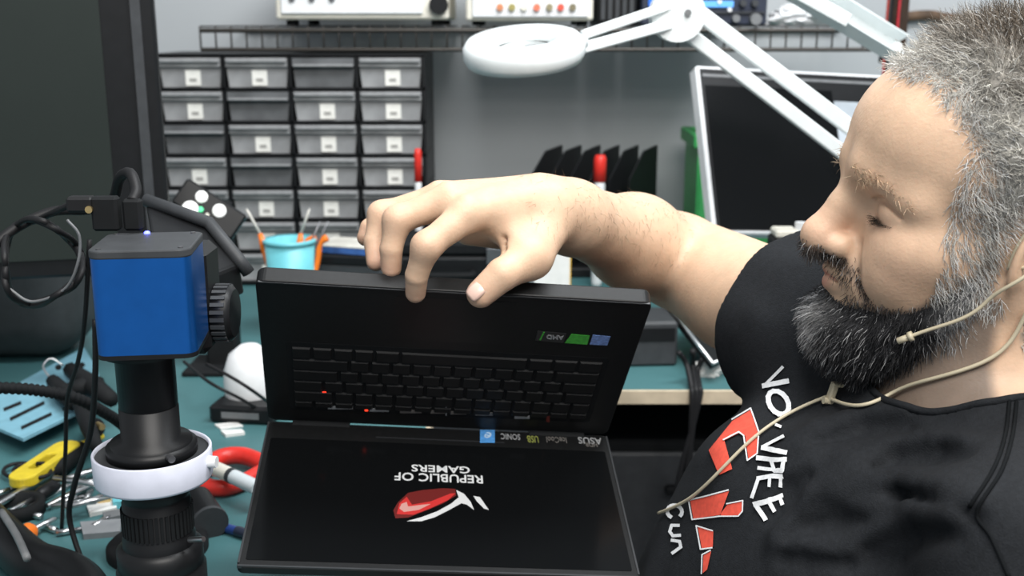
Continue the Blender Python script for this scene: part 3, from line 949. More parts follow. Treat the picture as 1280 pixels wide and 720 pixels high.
def key(x, y, w, h):
    k_ = (round(w, 4), round(h, 4))
    if k_ not in kmesh:
        t = 0.0009
        m = MB(); a, b = w / 2, h / 2
        m.add([(-a, -b, 0), (a, -b, 0), (a, b, 0), (-a, b, 0), (-a + t, -b + t, 0.0016), (a - t, -b + t, 0.0016), (a - t, b - t, 0.0016), (-a + t, b - t, 0.0016)],
              [(4, 5, 6, 7), (0, 1, 5, 4), (1, 2, 6, 5), (2, 3, 7, 6), (3, 0, 4, 7)])
        o = lp(m, 'key', M_key); kmesh[k_] = o.data
    else:
        o = bpy.data.objects.new('key', kmesh[k_]); COL.objects.link(o); o.parent = base
    o.location = (x, y, 0.0002)
rows = [[1] * 15, [1] * 13 + [2], [1.5] + [1] * 12 + [1.5], [1.75] + [1] * 11 + [2.25], [2.25] + [1] * 10 + [2.75], [1.25, 1.25, 1.25, 6.25, 1.25, 1, 1, 1, 1]]
yk = KY0 + 0.003
for ri, rw in enumerate(rows):
    hk = 0.0105 if ri == 0 else 0.0165
    tot = sum(rw); un = KW / tot
    x = KW / 2
    for w in rw:
        key(x - w * un / 2, yk + hk / 2 - 0.0006, w * un - 0.0022, hk - 0.0022)
        x -= w * un
    yk += hk
lp(MB().prism(rrect(0.10, 0.058, 0.003, cy=0.166), -0.0002, 0.0003), 'touchpad', mat('touchpad_black', (0.007, 0.0075, 0.008), 0.4, spec=0.25))
M_prw = mat('print_pale', (0.36, 0.37, 0.38), 0.6)
M_dim = mat('print_dim', (0.16, 0.15, 0.14), 0.6)
M_led = mat('led_red', (0.5, 0.02, 0.01), 0.4, emit=(1.0, 0.05, 0.02), es=1.6)
def quad_uv(name, x0, y0, x1, y1, M, parent, material, zo=0.0004, th=0.0003):
    c_ = [uv(a, b, M) for a, b in ((x0, y0), (x1, y0), (x1, y1), (x0, y1))]
    if sum(c_[i][0] * c_[(i + 1) % 4][1] - c_[(i + 1) % 4][0] * c_[i][1] for i in range(4)) < 0: c_.reverse()
    m = MB().prism(c_, zo, zo + th)
    return m.build(name, material, parent)
quad_uv('indicator_light', 403, 489, 408, 494, MBASE, base, M_led, 0.0004, 0.0006)
for x0, x1, y_, mt in ((410, 441, 509, M_prw), (462, 486, 512, M_prw), (500, 527, 514, M_dim), (538, 556, 514.5, M_dim), (563, 583, 515.5, M_dim), (594, 616, 517, M_dim), (643, 662, 521, M_prw)):
    quad_uv('indicator_print', x0, y_ - 1.9, x1, y_ + 1.9, MBASE, base, mt, 0.0003)
quad_uv('indicator_print', 456, 510.5, 460, 513.5, MBASE, base, M_led, 0.0003)
quad_uv('indicator_print', 557, 508, 558.5, 519, MBASE, base, M_prw, 0.0003)
quad_uv('indicator_print', 683, 520, 687, 527, MBASE, base, mat('dim_red', (0.15, 0.02, 0.015), 0.5), 0.0003)
# palm-rest stickers
M_sg = mat('sticker_green', (0.06, 0.40, 0.05), 0.35, var=0.25, scale=400); M_sb = mat('sticker_blue', (0.16, 0.26, 0.55), 0.3, var=0.35, scale=400)
M_sk = mat('sticker_black', (0.02, 0.021, 0.022), 0.35)
def polyuv(name, pts, M, parent, material, zo=0.0004, th=0.0003):
    c_ = [uv(a, b, M) for a, b in pts]
    if sum(c_[i][0] * c_[(i + 1) % len(c_)][1] - c_[(i + 1) % len(c_)][0] * c_[i][1] for i in range(len(c_))) < 0: c_.reverse()
    return MB().prism(c_, zo, zo + th).build(name, material, parent)
polyuv('green_sticker', [(714, 417), (737, 419), (734, 430), (706, 428)], MBASE, base, M_sg)
polyuv('blue_sticker', [(741, 418), (763, 420), (759, 431), (737, 430)], MBASE, base, M_sb)
polyuv('sticker', [(672, 413), (708, 416), (704, 428), (669, 425)], MBASE, base, M_sk, 0.0003)
polyuv('sticker_stripe', [(679, 414), (681, 414), (676, 424), (674, 424)], MBASE, base, M_sg, 0.0007)
def text_mesh(name, txt, w, material, parent, loc, rotz=math.pi, sy=1.0, ext=0.00012, shear=0):
    cu = bpy.data.curves.new(name, 'FONT'); cu.body = txt; cu.align_x = 'CENTER'; cu.align_y = 'CENTER'; cu.extrude = ext; cu.shear = shear; cu.offset = 0.012
    cu.resolution_u = 3
    tmp = bpy.data.objects.new(name, cu); COL.objects.link(tmp)
    dg = bpy.context.evaluated_depsgraph_get()
    me = bpy.data.meshes.new_from_object(tmp.evaluated_get(dg))
    bpy.data.objects.remove(tmp, do_unlink=True)
    xs = [v.co.x for v in me.vertices]; s_ = w / (max(xs) - min(xs))
    for v in me.vertices: v.co.x *= s_; v.co.y *= s_ * sy; v.co.z = v.co.z
    me.materials.clear(); me.materials.append(material)
    o = bpy.data.objects.new(name, me); COL.objects.link(o); o.parent = parent
    o.location = loc; o.rotation_euler = (0, 0, rotz)
    return o
def span(x0, x1, y, M): return abs(uv(x1, y, M)[0] - uv(x0, y, M)[0])
def at_uv(x, y, M, z): a = uv(x, y, M); return (a[0], a[1], z)
text_mesh('sticker_lettering', 'AMD', span(683, 704, 420, MBASE), M_prw, base, at_uv(693, 420.5, MBASE, 0.0008), sy=1.2, shear=-0.2)
# hinge and lid
hg = MB()
for s_ in (-1, 1): hg.cyl((s_ * 0.135, 0.0, -0.006), (s_ * 0.085, 0.0, -0.006), 0.0058, 16)
for i, s_ in enumerate((-1, 1)):
    m = MB(); m.cyl((s_ * 0.138, 0.0, -0.004), (s_ * 0.085, 0.0, -0.004), 0.0060, 16); m.build('hinge', M_matte, lap)
lid = MB().prism(rrect(LW, LS, 0.006, cy=-LS / 2 - 0.001), -0.007, 0.0).build('lid', M_lap, lap, 0.0008)
lid.matrix_local = MSCR
MB().prism(rrect(LW - 0.012, LS - 0.034, 0.002, cy=-LS / 2 - 0.010), -0.0005, 0.0003).build('screen', M_scr, lid)
MB().prism(rrect(LW - 0.001, 0.0016, 0.0006, cy=-LS + 0.0002), -0.002, 0.0008).build('bezel_edge', M_lapedge, lid)
for s_ in (-1, 1):
    MB().prism(rrect(0.0016, LS - 0.006, 0.0006, cx=s_ * (LW / 2 - 0.0012), cy=-LS / 2), -0.002, 0.0008).build('bezel_edge', M_lapedge, lid)
MB().prism(rrect(0.12, 0.0012, 0.0004, cx=0.0, cy=-0.0195), 0.0, 0.0004).build('bezel_line', M_lapedge, lid)
# stickers and lettering along the bezel
M_sky = mat('sticker_sky', (0.10, 0.36, 0.80), 0.35, var=0.2, scale=300); M_olive = mat('sticker_olive', (0.30, 0.33, 0.08), 0.5)
sk = quad_uv('blue_square_sticker', 600, 538, 618.5, 554, MSCR, lid, M_sky)
text_mesh('sticker_emblem', 'e', span(605, 613, 546, MSCR), mat('pale_blue', (0.55, 0.75, 0.95), 0.5), lid, at_uv(609, 546, MSCR, 0.0009), sy=1.4, rotz=math.pi * 0.85)
text_mesh('bezel_lettering', 'SONIC', span(626, 650, 537, MSCR), M_prw, lid, at_uv(638, 546, MSCR, 0.0005), sy=2.0)
text_mesh('bezel_lettering', 'USB', span(659, 673, 540, MSCR), M_olive, lid, at_uv(666, 549, MSCR, 0.0005), sy=2.2)
text_mesh('bezel_lettering', 'IceCool', span(683, 708, 541, MSCR), M_dim, lid, at_uv(695.5, 550, MSCR, 0.0005), sy=2.0)
text_mesh('bezel_lettering', 'ASUS', span(723, 752, 542, MSCR), M_prw, lid, at_uv(737, 551, MSCR, 0.0005), sy=1.4)
text_mesh('bezel_lettering', 'HDR', span(732, 747, 546, MSCR), M_dim, lid, at_uv(739, 556, MSCR, 0.0005), sy=1.6)
# boot logo, lit on the screen
M_lw = mat('logo_white', (0.5, 0.5, 0.5), 0.5, emit=(0.80, 0.86, 0.88), es=0.26, var=0); M_lr = mat('logo_red', (0.4, 0.02, 0.02), 0.5, emit=(0.75, 0.05, 0.045), es=0.30, var=0)
M_lp = mat('logo_pink', (0.4, 0.2, 0.18), 0.5, emit=(0.85, 0.45, 0.40), es=0.32, var=0)
M_ldr = mat('logo_dark_red', (0.1, 0.01, 0.01), 0.5, emit=(0.40, 0.03, 0.02), es=0.14, var=0)
text_mesh('logo_lettering', 'GAMERS', span(515, 588, 587, MSCR), M_lw, lid, at_uv(551, 586.5, MSCR, 0.0006), sy=0.95)
text_mesh('logo_lettering', 'REPUBLIC OF', span(494, 604, 597, MSCR), M_lw, lid, at_uv(549, 597.5, MSCR, 0.0006), sy=1.15)
def lz(X, Y): return (460 + X / 6.0, 560 + Y / 6.0)
def lsh(name, pts, mtl, z): polyuv(name, [lz(*p) for p in pts], MSCR, lid, mtl, z, 0.0001)
lsh('logo_eye', [(205, 530), (190, 470), (225, 410), (300, 340), (400, 320), (560, 305), (655, 310), (660, 360), (560, 420), (440, 470), (300, 525)], M_ldr, 0.0004)
lsh('logo_iris', [(215, 500), (235, 420), (290, 370), (330, 430), (470, 405), (620, 345), (655, 345), (600, 395), (470, 455), (340, 505)], M_lr, 0.0006)
lsh('logo_highlight', [(235, 460), (250, 425), (290, 410), (300, 445), (420, 430), (470, 425), (380, 470), (270, 485)], M_lp, 0.0008)
lsh('logo_swoosh', [(290, 555), (400, 525), (520, 480), (620, 425), (680, 375), (660, 320), (720, 350), (770, 410), (795, 470), (740, 430), (700, 420), (600, 475), (500, 525), (400, 555)], M_lw, 0.0008)
lsh('logo_swoosh', [(790, 365), (840, 375), (905, 470), (870, 460), (815, 405)], M_lw, 0.0008)
# ------------------------------------------------------------------ the room and the bench
M_wall = mat('wall_paint', (0.44, 0.46, 0.475), 0.8, var=0.04, scale=3, bump=0.2, bscale=300)
M_floor = mat('floor_vinyl', (0.05, 0.052, 0.055), 0.6, var=0.2, scale=8)
M_teal = mat('teal_laminate', (0.060, 0.165, 0.175), 0.5, var=0.10, scale=5, bump=0.15, bscale=600)
M_edge = mat('birch_edge', (0.60, 0.50, 0.36), 0.6, var=0.15, scale=30)
WY = 2.50
tag(MB().box((0, WY + 0.05, 0.75), (5.0, 0.1, 3.1)).build('wall_back', M_wall), 'plain grey painted wall behind the workbench', kind='structure')
tag(MB().box((0, 0.9, -0.80), (5.0, 3.3, 0.1)).build('floor', M_floor), 'dark workshop floor under the bench', kind='structure')
FY = PZ(870, 488, 0).y
wb = thing('workbench', 'teal topped workbench with a birch edge running along the back wall', 'workbench', (0, 1.9, -0.75))
def wpart(mb, name, material, par=None, bev=0):
    o = mb.build(name, material, par or wb, bev); o.location = (0, -1.9, 0.75) if (par is None) else (0, 0, 0); return o
LX = -0.11
L = [(-1.5, 0.62), (LX, 0.62), (LX, FY + 0.004), (1.6, FY + 0.004), (1.6, WY - 0.004), (-1.5, WY - 0.004)]
wpart(MB().prism(L, -0.019, 0.0), 'top', M_teal)
wpart(MB().box(((LX + 1.6) / 2 + 0.003, FY + 0.001, -0.010), (1.6 - LX - 0.006, 0.006, 0.019)), 'front_edge', M_edge)
wpart(MB().box((LX + 0.003, (0.62 + FY) / 2, -0.010), (0.006, FY - 0.62, 0.019)), 'side_edge', M_edge)
for (x, y) in ((-1.4, 0.7), (-0.2, 0.7), (-1.4, 2.4), (1.5, FY + 0.07), (1.5, 2.4), (0.25, 2.4)):
    wpart(MB().box((x, y, -0.3845), (0.05, 0.05, 0.731), 0.003), 'leg', M_dsteel)
# pedestal under the bench
ped = thing('drawer_pedestal', 'dark grey drawer pedestal standing under the workbench beside the man', 'cabinet', (0.30, 1.78, -0.75))
MB().box((0, 0, 0.33), (0.46, 0.45, 0.62), 0.006).build('body', M_matte, ped)
for i in range(3):
    d_ = MB().box((0, -0.232, 0.13 + i * 0.20), (0.44, 0.014, 0.19), 0.004).build('drawer', M_dgrey, ped)
    MB().box((0, -0.247, 0.17 + i * 0.20), (0.14, 0.016, 0.012), 0.003).build('handle', M_matte, d_)
for sx in (-1, 1):
    for sy in (-1, 1): MB().cyl((sx * 0.2, sy * 0.19, 0), (sx * 0.2, sy * 0.19, 0.03), 0.02, 12).build('foot', M_matte, ped)

# ------------------------------------------------------------------ drawer cabinet
CY_ = 2.10
X0, X1 = PY(206, 240, CY_).x, PY(532, 240, CY_).x
M_smoke = mat('smoked_drawer', (0.30, 0.305, 0.31), 0.35, spec=0.4, var=0.25, scale=18)
M_smoke2 = mat('smoked_drawer_dark', (0.13, 0.135, 0.14), 0.35, spec=0.4, var=0.25, scale=18)
M_lip = mat('drawer_lip', (0.27, 0.275, 0.28), 0.5)
M_label = mat('drawer_label', (0.80, 0.79, 0.74), 0.8, var=0.08)
M_ink = mat('label_ink', (0.35, 0.34, 0.32), 0.8)
cabn = thing('parts_cabinet', 'black parts cabinet of smoky grey drawers with square white labels', 'cabinet', ((X0 + X1) / 2, CY_ + 0.10, 0.0035))
ox, oy = (X0 + X1) / 2, CY_ + 0.10
NR = 7; RH = 0.0625; CW = (X1 - X0) / 4
m = MB()
W_ = X1 - X0 + 0.008
m.box((0, 0.098, NR * RH / 2), (W_, 0.004, NR * RH + 0.006))
for i in range(5): m.box(((i - 2) * CW, 0.0, NR * RH / 2), (0.006, 0.198, NR * RH + 0.006))
for j in range(NR + 1): m.box((0, 0.0, j * RH + 0.0035), (W_, 0.198, 0.005))
m.build('frame', M_black, cabn)
dpro = {}
for j in range(NR):
    for i in range(4):
        dark = (i, j) in ((1, 3), (3, 1), (1, 5), (2, 6), (0, 4))
        cx, cz = (i - 1.5) * CW, j * RH + RH / 2 + 0.002
        if dark not in dpro:
            m = MB(); w, h = CW - 0.010, RH - 0.008
            m.add([(-w / 2, -0.098, h / 2), (w / 2, -0.098, h / 2), (w / 2, -0.098, h / 2 - 0.016), (-w / 2, -0.098, h / 2 - 0.016),
                   (-w / 2, -0.090, h / 2 - 0.020), (w / 2, -0.090, h / 2 - 0.020), (w / 2 - 0.004, -0.090, -h / 2), (-w / 2 + 0.004, -0.090, -h / 2),
                   (-w / 2, 0.09, h / 2), (w / 2, 0.09, h / 2), (w / 2 - 0.004, 0.09, -h / 2), (-w / 2 + 0.004, 0.09, -h / 2)],
                  [(3, 2, 1, 0), (4, 5, 2, 3), (7, 6, 5, 4), (8, 9, 10, 11), (0, 8, 11, 7, 4, 3), (1, 2, 5, 6, 10, 9), (6, 7, 11, 10)])
            d_ = m.build('drawer', M_smoke2 if dark else M_smoke, cabn); dpro[dark] = d_.data
            if dark: pass
        else:
            d_ = bpy.data.objects.new('drawer', dpro[dark]); COL.objects.link(d_); d_.parent = cabn
        d_.location = (cx, 0, cz)
        if 'lip' not in dpro:
            l_ = MB().box((0, -0.100, RH / 2 - 0.009), (CW - 0.012, 0.010, 0.008), 0.002).build('pull', M_lip, d_); dpro['lip'] = l_.data
            b_ = MB().box((0.004, -0.0915, -0.010), (0.0285, 0.0015, 0.0285)).build('label_card', M_label, d_); dpro['lab'] = b_.data
        else:
            l_ = bpy.data.objects.new('pull', dpro['lip']); COL.objects.link(l_); l_.parent = d_
            if dark: l_.scale = (1, 1, 0.6)
            if not dark:
                b_ = bpy.data.objects.new('label_card', dpro['lab']); COL.objects.link(b_); b_.parent = d_
        if not dark:
            MB().box((0.004, -0.0926, -0.0135), (0.013, 0.0008, 0.006)).build('label_writing', M_ink, d_)

# ------------------------------------------------------------------ wire shelf with instruments
SHZ = PY(1000, 38, 2.12).z
SX0, SX1 = PY(250, 40, 2.12).x, PY(1118, 40, 2.12).x
M_wire = mat('shelf_wire', (0.05, 0.045, 0.04), 0.4, metal=0.4)
shf = thing('wire_shelf', 'dark wire shelf with a grid lip above the drawers, bolted to the wall', 'shelf', (0, WY, SHZ))
def shp(a, b, r, name): return MB().cyl((a[0], a[1] - WY, a[2] - SHZ), (b[0], b[1] - WY, b[2] - SHZ), r, 8).build(name, M_wire, shf)
lipz = PY(1000, 62, 2.12).z
shp((SX0, 2.12, SHZ), (SX1, 2.12, SHZ), 0.0045, 'rail'); shp((SX0, 2.12, lipz), (SX1, 2.12, lipz), 0.004, 'rail')
shp((SX0, WY - 0.01, SHZ - 0.002), (SX1, WY - 0.01, SHZ - 0.002), 0.0045, 'rail')
nx = int((SX1 - SX0) / 0.0285)
rp = None
for i in range(nx + 1):
    x = SX0 + (SX1 - SX0) * i / nx
    if rp is None:
        rp = MB().tube([(0, 2.12 - WY, lipz - SHZ), (0, 2.12 - WY, 0.006), (0, 2.125 - WY, 0.0075), (0, -0.012, 0.0075)], 0.0018, 6).build('rod', M_wire, shf); rp.location.x = x
    else:
        c_ = rp.copy(); COL.objects.link(c_); c_.parent = shf; c_.location.x = x
TOP = SHZ + 0.0095
def ix(px): return PY(px, 10, 2.10).x
def iz(py): return PY(640, py, 2.10).z
# cream supply
def bxp(x0, x1, z0, z1, y0, y1, name, material, par, org, bev=0.0):
    return MB().box(((x0 + x1) / 2 - org[0], (y0 + y1) / 2 - org[1], (z0 + z1) / 2 - org[2]), (x1 - x0, y1 - y0, z1 - z0), bev).build(name, material, par)
org = ((ix(343) + ix(560)) / 2, 2.25, TOP)
ps = thing('bench_power_supply', 'cream bench power supply with black knob at the shelf\'s left end', 'power supply', org)
bxp(ix(343), ix(560), TOP + 0.010, TOP + 0.16, 2.11, 2.40, 'case', M_cream, ps, org, 0.004)
bxp(ix(350), ix(528), TOP + 0.020, TOP + 0.150, 2.104, 2.112, 'front_panel', M_white, ps, org, 0.002)
bxp(ix(372), ix(440), TOP + 0.075, TOP + 0.13, 2.100, 2.105, 'meter', M_black, ps, org, 0.001)
for px_, py_ in ((548, 6),):
    MB().cyl((ix(px_) - org[0], -0.155, iz(py_) - TOP), (ix(px_) - org[0], -0.138, iz(py_) - TOP), 0.017, 24, 0.018).build('knob', M_black, ps)
for x in (ix(360), ix(545)):
    for y in (2.14, 2.37): MB().cyl((x - org[0], y - org[1], 0), (x - org[0], y - org[1], 0.011), 0.012, 12).build('foot', M_matte, ps)
for x in (365, 390, 415): MB().cyl((ix(x) - org[0], -0.150, 0.048), (ix(x) - org[0], -0.140, 0.048), 0.006, 12).build('binding_post', M_dsteel, ps)
org = ((ix(582) + ix(742)) / 2, 2.25, TOP)
gn_ = thing('signal_generator', 'white signal generator with a row of coloured round jacks', 'instrument', org)
bxp(ix(582), ix(742), TOP + 0.008, TOP + 0.14, 2.11, 2.40, 'case', M_cream, gn_, org, 0.004)
bxp(ix(590), ix(736), TOP + 0.014, TOP + 0.130, 2.105, 2.112, 'front_panel', M_white, gn_, org, 0.002)
for px_, c_, in ((625, (0.65, 0.25, 0.12)), (640, (0.35, 0.30, 0.10)), (655, (0.75, 0.72, 0.62)), (671, (0.75, 0.18, 0.10)), (687, (0.28, 0.24, 0.14)), (701, (0.70, 0.10, 0.06)), (716, (0.20, 0.17, 0.10))):
    MB().cyl((ix(px_) - org[0], -0.152, iz(9) - TOP), (ix(px_) - org[0], -0.143, iz(9) - TOP), 0.0065, 14).build('jack', mat('jack_%d' % px_, c_, 0.4), gn_)
for x in (ix(596), ix(730)):
    for y in (2.14, 2.37): MB().cyl((x - org[0], y - org[1], 0), (x - org[0], y - org[1], 0.009), 0.010, 12).build('foot', M_matte, gn_)
org = ((ix(748) + ix(798)) / 2, 2.25, TOP)
bk = thing('radio_unit', 'small black ribbed metal unit between the white instrument and the blue displays', 'instrument', org)
bxp(ix(748), ix(798), TOP, TOP + 0.11, 2.12, 2.36, 'case', M_black, bk, org, 0.004)
for k_ in range(5): bxp(ix(752 + k_ * 9), ix(757 + k_ * 9), TOP + 0.01, TOP + 0.10, 2.112, 2.12, 'fin', M_dgrey, bk, org)
org = ((ix(803) + ix(962)) / 2, 2.25, TOP)
M_lcd = mat('lcd_blue', (0.02, 0.10, 0.5), 0.3, emit=(0.05, 0.26, 0.95), es=0.55)
M_lcd2 = mat('lcd_pale', (0.1, 0.3, 0.7), 0.3, emit=(0.15, 0.45, 1.0), es=0.6)
M_navy = mat('navy_panel', (0.018, 0.024, 0.045), 0.4)
bi = thing('lab_supply', 'dark lab supply with glowing blue displays under the lamp joint', 'power supply', org)
bxp(ix(803), ix(962), TOP, TOP + 0.13, 2.12, 2.38, 'case', M_navy, bi, org, 0.003)
bxp(ix(806), ix(959), iz(16.5), iz(14.5), 2.114, 2.121, 'panel_gap', M_dgrey, bi, org)
for x0, x1, y0, y1, mt in ((812, 834, -4, 8, M_lcd), (841, 854, -2, 5, M_lcd), (858, 869, -2, 5, M_lcd), (880, 919, 1, 9, M_lcd2), (846, 856, 22, 28, M_lcd), (886, 898, 21, 28, M_lcd2), (816, 830, 21, 28, M_lcd)):
    bxp(ix(x0), ix(x1), iz(y1), iz(y0), 2.115, 2.121, 'display', mt, bi, org, 0.0008)
for x, y, r, mt in ((947, 24, 0.0105, M_mgrey), (922, 23, 0.007, M_mgrey), (930, 4, 0.006, M_dgrey), (945, 4, 0.006, M_dgrey), (868, 24, 0.006, M_dgrey)):
    MB().cyl((ix(x) - org[0], -0.145, iz(y) - TOP), (ix(x) - org[0], -0.129, iz(y) - TOP), r, 18, r * 1.08).build('knob', mt, bi)
for x, y in ((901, 2), (873, 2), (914, 12), (840, 12)):
    MB().cyl((ix(x) - org[0], -0.138, iz(y) - TOP), (ix(x) - org[0], -0.129, iz(y) - TOP), 0.004, 12).build('button', M_white, bi)
# crumpled bag
def crumple(name, label, cat, c, r, material, seed, flat=0.6):
    bm = bmesh.new(); bmesh.ops.create_icosphere(bm, subdivisions=4, radius=1)
    V = np.array([v.co[:] for v in bm.verts])
    d_ = 1 + 0.35 * vnoise(V, 1.6, seed) + 0.28 * np.abs(vnoise(V, 3.5, seed + 1)) + 0.12 * vnoise(V, 8, seed + 2)
    V = V * d_[:, None] * _v(r)
    V[:, 2] = np.maximum(V[:, 2], -r[2] * flat)
    V[:, 2] += r[2] * flat
    for v, co in zip(bm.verts, V): v.co = co
    me = bpy.data.meshes.new(name); bm.to_mesh(me); bm.free(); me.materials.append(material)
    o = bpy.data.objects.new(name, me); COL.objects.link(o); o.location = c
    return tag(o, label, cat)
crumple('plastic_bag', 'crumpled white plastic bag lying on the wire shelf', 'bag', (ix(1025), 2.2, TOP), (0.070, 0.06, 0.022), M_white, 5)
# post, cables and pole
pst = thing('shelf_post', 'dark brown steel post at the right end of the wire shelf', 'post', (PY(1121, 40, 2.13).x, 2.13, 0))
M_brown = mat('brown_post', (0.055, 0.035, 0.025), 0.35, metal=0.5)
MB().box((0, 0, 0.45), (0.030, 0.030, 0.898), 0.002).build('upright', M_brown, pst)
MB().box((0, 0, 0.004), (0.07, 0.07, 0.008), 0.001).build('foot_plate', M_brown, pst)
MB().box((-0.012, -0.010, lipz - 0.018), (0.040, 0.016, 0.014), 0.002).build('shelf_bracket', M_black, pst)
px_ = pst.location.x
for nm, dx, dy, r, c_ in (('red', -0.026, -0.020, 0.0022, mat('dull_red_cable', (0.35, 0.03, 0.02), 0.5)), ('black', -0.018, -0.019, 0.003, M_rubber), ('crimson', -0.004, -0.0190, 0.0026, mat('crimson_cable', (0.40, 0.02, 0.03), 0.45))):
    tag(MB().tube(catmull([(px_ + dx, 2.13 + dy, 0.90), (px_ + dx + 0.003, 2.13 + dy, 0.7), (px_ + dx - 0.002, 2.13 + dy, 0.5), (px_ + dx + 0.002, 2.13 + dy, 0.3), (px_ + dx, 2.13 + dy, 0.003)], 6), r, 8).build('cable', c_),
        nm + ' cable running straight down the brown steel post', 'cable')
tag(MB().tube(catmull([(PY(1128, 22, WY - .03).x, WY - 0.012, PY(1128, 22, WY - .03).z), (PY(1165, 20, WY - .03).x, WY - 0.013, PY(1165, 19, WY - .03).z), (PY(1205, 22, WY - .03).x, WY - 0.012, PY(1205, 24, WY - .03).z), (PY(1330, 22, WY - .03).x, WY - 0.012, PY(1330, 22, WY - .03).z)], 8), 0.011, 10).build('wooden_pole', mat('dark_wood', (0.10, 0.06, 0.035), 0.7, var=0.4, scale=40)),
    'dark rough wooden pole fixed level along the grey wall', 'pole')

# ------------------------------------------------------------------ monitor, green bin, sorter
def frame3(tl, tr, bl):
    x = (tr - tl); w = x.length; x.normalize(); y = (tl - bl); h = y.length; y = (y - x * y.dot(x)).normalized(); z = x.cross(y)
    M = Matrix((x.to_4d(), y.to_4d(), z.to_4d(), Vector((0, 0, 0, 1)))).transposed()
    M.col[3] = (*bl, 1.0)
    for i in range(3): M[3][i] = 0
    return M, w, h
FM, fw, fh = frame3(P(911, 88, 1.86), P(1165, 101, 1.96), P(892, 292, 1.78))
mo_ = thing('monitor', 'black monitor in a thin white frame under the wire shelf', 'monitor')
FM2 = FM.copy()
mo_.matrix_world = FM2
MB().box((fw / 2, fh / 2, -0.014), (fw, fh, 0.028), 0.003).build('housing', M_white, mo_)
MB().box((fw * 0.5, fh / 2, 0.0005), (fw - 0.012, fh - 0.012, 0.002)).build('bezel', M_black, mo_)
MB().box((0.012 + fw * 0.30, fh / 2 - 0.014, 0.0015), (fw * 0.60, fh - 0.044, 0.002)).build('screen', M_scr, mo_)
MB().box((fw * 0.80, fh / 2 - 0.02, 0.0015), (fw * 0.33, fh - 0.07, 0.002)).build('painted_reflection', mat('reflection_grey', (0.42, 0.46, 0.50), 0.4, var=0.05), mo_)  # pale blue-grey patch painted in place of a reflection on the screen
MB().box((fw * 0.5, fh - 0.018, 0.0015), (fw - 0.02, 0.005, 0.002)).build('reflection_line', M_mgrey, mo_)  # grey line drawn as the top frame's reflection in the glass
inv = FM2.inverted()
b0 = FM2 @ Vector((fw / 2, 0.06, -0.03)); 
MB().tube([inv @ b0, inv @ Vector((b0.x, b0.y + 0.05, b0.z - 0.03)), inv @ Vector((b0.x, b0.y + 0.05, 0.012))], 0.016, 12).build('stand_neck', M_black, mo_)
fb = MB(); fb.lathe([(0.11, 0.0), (0.11, 0.008), (0.10, 0.012)], 32, inv @ Matrix.Translation((b0.x, b0.y + 0.03, 0.0)))
fb.build('stand_base', M_black, mo_)
gb = thing('green_bin', 'green plastic bin against the wall behind the white framed monitor', 'bin', (PY(905, 300, 2.3).x, 2.3, 0))
gx0 = PY(868, 220, 2.25).x - gb.location.x; gz = PY(880, 166, 2.25).z
M_green = mat('green_plastic', (0.05, 0.36, 0.10), 0.45, var=0.1)
m = MB()
for (x, w_, y, d_) in ((gx0 + 0.0035, 0.007, 0, 0.16), (-gx0 + 0.006, 0.007, 0, 0.16), (0.005, -2 * gx0, -0.08, 0.007), (0.005, -2 * gx0, 0.08, 0.007)): m.box((x, y, gz / 2), (abs(w_), d_, gz), 0.001)
m.box((0.004, 0, 0.004), (-2 * gx0, 0.16, 0.008)); m.build('body', M_green, gb)
m = MB()
for (x, w_, y, d_) in ((gx0 - 0.001, 0.018, 0, 0.185), (-gx0 + 0.010, 0.018, 0, 0.185), (0.005, -2 * gx0 + 0.02, -0.085, 0.018), (0.005, -2 * gx0 + 0.02, 0.085, 0.018)): m.box((x, y, gz - 0.014), (abs(w_), d_, 0.028), 0.003)
m.build('rim', M_green, gb)
# file sorter with black leaves
srt = thing('file_sorter', 'black file sorter with slanted leaves standing against the grey wall', 'sorter', (PY(745, 240, 2.2).x, 2.25, 0))
sz = PY(745, 207, 2.2).z
MB().box((0, 0, 0.01), (0.23, 0.16, 0.02), 0.003).build('base', M_black, srt)
lf = None
for i in range(6):
    if lf is None:
        lf = MB().prism([(-0.075, 0), (0.075, 0), (0.075, sz + 0.01), (0.0, sz + 0.005), (-0.075, sz - 0.045)], -0.002, 0.002, Matrix(((0, 0, 1, 0), (1, 0, 0, 0), (0, 1, 0, 0), (0, 0, 0, 1)))).build('leaf', M_black, srt); o = lf
    else: o = lf.copy(); COL.objects.link(o); o.parent = srt
    o.location = (-0.10 + i * 0.040, 0, 0.019); o.rotation_euler = (0, 0, math.radians(-28))
def marker(name, label, cat, p0, p1, r, mb_, mc, split=0.6, tip=None):
    p0 = Vector(p0); p1 = Vector(p1)
    t = thing(name, label, cat, p0)
    d_ = p1 - p0
    MB().tube([Vector((0, 0, 0)), d_ * 0.03, d_ * split * 0.97, d_ * split], r, 12, [r * 0.85, r, r, r * 0.9]).build('barrel', mb_, t)
    MB().tube([d_ * split, d_ * 0.97, d_], r * 1.12, 12, [r * 1.12, r * 1.1, r * 0.8]).build('cap', mc, t)
    return t
q_ = PY(748, 214, 2.10)
marker('marker_pen', 'red and white marker standing upright before the black file sorter', 'marker', (q_.x, 2.10, 0), (q_.x + 0.004, 2.11, q_.z + 0.03), 0.011, M_white, M_red, 0.80)
q_ = PY(522, 200, 2.02)
marker('paint_marker', 'slim red and white marker standing upright before the rightmost drawers', 'marker', (q_.x - 0.002, 2.02, 0), (q_.x, 2.03, q_.z + 0.02), 0.0065, M_white, M_red, 0.78)
